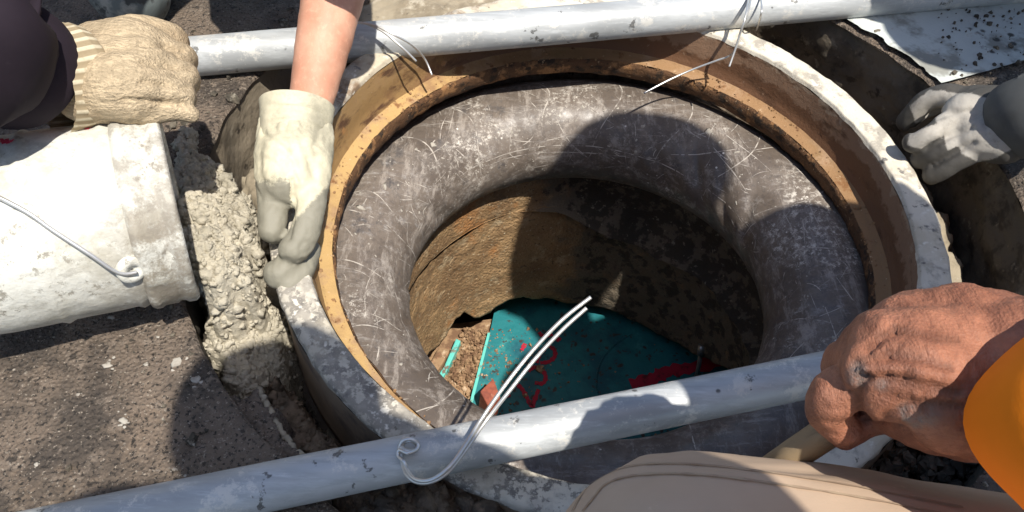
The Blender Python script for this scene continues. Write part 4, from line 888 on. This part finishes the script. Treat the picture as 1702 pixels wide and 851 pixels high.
bodych = [[c(1690, 615, zh+.005, .030), (elR, .038)], [(elR, .042), (shR, .055)], [(shR, .06), (shL, .06)], [(neck, .055), (npa(.375, -.27, .97), .085), (npa(.374, -.272, 1.0), .09)],
     [((shR+shL)/2-[0, .03, .05], .12), (npa(.36, -.475, .56), .13), (hips, .14)], [(shL, .055), (npa(.33, -.68, .55), .045), (npa(.29, -.70, .42), .035)],
     [(hips, .1), c(1700, 1150, .235, .055), c(1300, 1070, .225, .055), c(1140, 1030, .222, .05)], [c(1140, 1030, .222, .05), (at(1140, 1020, .226)+npa(.03, -.08, -.19), .04)],
     [(hips, .1), (np.array([.58, -.38, .42]), .075), (np.array([.62, -.5, .06]), .045), (np.array([.55, -.45, .04]), .035)]]
CREASE = [([(1590, 566), (1530, 556), (1486, 548)], 9, .0022), ([(1580, 612), (1520, 596), (1476, 588)], 9, .0024), ([(1590, 652), (1530, 640), (1480, 630)], 9, .0022),
    ([(1436, 628), (1426, 652), (1426, 682), (1440, 700)], 7, .0030), ([(1476, 590), (1446, 592), (1420, 604)], 6, .0024), ([(1474, 630), (1448, 632), (1424, 626)], 6, .0026), ([(1486, 548), (1462, 560), (1442, 578)], 7, .0022),
    ([(1610, 676), (1560, 672), (1510, 676), (1470, 690)], 8, .0020), ([(1385, 640), (1400, 650), (1416, 650)], 3.5, .0008), ([(1366, 672), (1384, 680), (1404, 678)], 3.5, .0008), ([(1374, 700), (1392, 702), (1412, 698)], 4, .0010)]
for k_ in range(26):                                        # fine folds running down the back of the hand towards the thumb
    x_, y_ = rng.uniform(1490, 1660), rng.uniform(520, 690); l_ = rng.uniform(18, 60); a_ = rng.uniform(1.75, 2.35)
    CREASE.append(([(x_, y_), (x_+l_*.5*math.cos(a_)+rng.uniform(-3, 3), y_+l_*.5*math.sin(a_)), (x_+l_*math.cos(a_), y_+l_*math.sin(a_))], rng.uniform(1.8, 3.2), rng.uniform(.0003, .0007)))
def crease(co, depth=True):
    x, y = project(co); near = (np.linalg.norm(co-CAM, axis=1) < .5) & (x > 1330) & (x < 1720) & (y > 440) & (y < 780); out = np.zeros(len(co))
    for pth, wd_, dp_ in CREASE:
        d_ = np.full(len(co), 1e3); d_[near] = np.minimum.reduce([segdist(x[near], y[near], [pth[i], pth[i+1]]) for i in range(len(pth)-1)])
        out = out+np.exp(-(d_/wd_)**2)*(dp_ if depth else min(1, dp_/.0016))
    return out
bd = blob('body', handch+bodych, .0021, 'skinhand', pd, 2, disp=lambda co, no: -crease(co)+.0010*fbm(co*[1, 1, .6], 55, 4, 4)+.0007*fbm(co*[1.5, .5, 1], 110, 3, 6),
     dirt=lambda co: (lambda x, y: np.clip(np.exp(-((x-1525)/40)**2-((y-690)/26)**2)*1.2+np.exp(-((x-1425)/22)**2-((y-625)/28)**2)+.9*np.exp(-((x-1470)/16)**2-((y-640)/14)**2), 0, 1))(*project(co)))
_co = np.empty(len(bd.data.vertices)*3); bd.data.vertices.foreach_get('co', _co)
_a = bd.data.attributes.new('crease', 'FLOAT', 'POINT'); _a.data.foreach_set('value', np.clip(crease(_co.reshape(-1, 3), False), 0, 1).astype(np.float32))  # mask for the crease shade painted into the skin
sleeve_tube('sleeve', [(at(1888, 702, .364), .0385), (at(1896, 704, .370), .0415), (at(1955, 717, .385), .0440), (elR, .050), ((elR+shR)/2, .060), (shR, .075)], 'orange', pd, .0025, .007, 20, 33)
blob('jacket', [[(shR, .075), (shL, .075)], [((shR+shL)/2-[-.01, .03, .05], .14), (npa(.335, -.475, .56), .15), (hips, .15)], [(shL, .068), (npa(.33, -.67, .56), .058), (npa(.30, -.69, .47), .05)]], .008, 'orange', pd, 5, disp=fold(16, .006, 3))
kn = at(1130, 1012, .229)
blob('trousers', [[(hips, .15), (hips*.45+at(1760, 1160, .24)*.55, .105), c(1760, 1160, .24, .086), c(1420, 1072, .240, .0805), c(1210, 1024, .236, .0745), (kn, .0735)], [(kn, .069), (kn+np.array([-.0, -.035, -.012]), .068), (kn+np.array([.03, -.08, -.13]), .062), (kn+np.array([.05, -.09, -.2]), .055)],
     [(hips, .15), (np.array([.58, -.38, .42]), .085), (np.array([.62, -.5, .12]), .06)]], .0045, 'khaki', pd, 8,
     disp=lambda co, no: .0028*fbm(co*[.6, 1, 1], 12, 3, 3)+.0012*fbm(co*[.5, 1, 1], 40, 2, 4)-.0022*np.clip(.15-np.abs(fbm(co*[.5, 1.4, 1], 9, 2, 45)), 0, 1)*5)
V, Fc = ball(np.zeros(3), 1, 20, 14); hc = npa(.374, -.272, 1.01)
blob('hair', [[(hc+[-.014, .0, .0], .1), (hc+[.014, -.005, .0], .1)]], .01, 'hair', pd, 4)
tb = bvh([o for o in pd.children if o.name.startswith('trousers')][0])
for off in (0, 17): stroke('seam', tb, [(952+off, 851), (975+off*.7, 812+off), (1010, 787+off), (1060, 774+off), (1130, 772+off), (1220, 779+off), (1330, 795+off), (1450, 815+off), (1600, 845+off)], .0014, 'khakiseam', [o for o in pd.children if o.name.startswith('trousers')][0], .0008)
V_, F_ = tube([at(1412, 690, .300), at(1370, 722, .285), at(1325, 752, .27), at(1270, 790, .25)], .0075, 16); 
obj('wooden_stick', V_, F_, 'wood', label='tan wooden stick held in the bare hand at lower right', cat='stick')

# --- person E: photographer behind the camera, out of the picture, whose shadow falls on the near pipe
pe = empty('person', (-.15, -1.1, 0), label='person standing behind the camera whose shadow falls on the near pipe and mortar', cat='person')
def S(u, v, z): return np.array([u+.2659*z, v-.3891*z, z])
hd = S(-.295, -.31, 1.02)
blob('body', [[(hd, .085), (hd+[0, -.01, .05], .088)], [(hd+[-.0, -.03, -.1], .05), (hd+[0, -.02, 0], .06)], [(S(-.155, -.405, .88), .068), (S(-.42, -.42, .88), .065)], [(S(-.27, -.45, .84), .13), (S(-.26, -.75, .6), .14), (S(-.26, -1.0, .4), .15)],
     [(S(-.13, -.42, .88), .055), (S(-.06, -.52, .74), .045), (S(-.15, -.42, .70), .035)], [(S(-.42, -.42, .88), .055), (S(-.46, -.5, .74), .045), (S(-.36, -.42, .70), .035)],
     [(S(-.155, -.405, .88), .05), (S(-.10, -.37, .80), .04), (S(-.185, -.335, .92), .040), (S(-.21, -.325, .95), .045)],
     [(S(-.2, -1.0, .4), .09), (S(-.1, -1.0, .1), .06)], [(S(-.34, -1.0, .4), .09), (S(-.4, -1.0, .1), .06)]], .012, 'navy', pe, 5)
blob('hair', [[(hd+[0, 0, .06], .095)]], .012, 'hair', pe, 3)
print('tris', sum(len(m.polygons) for m in bpy.data.meshes)*2)
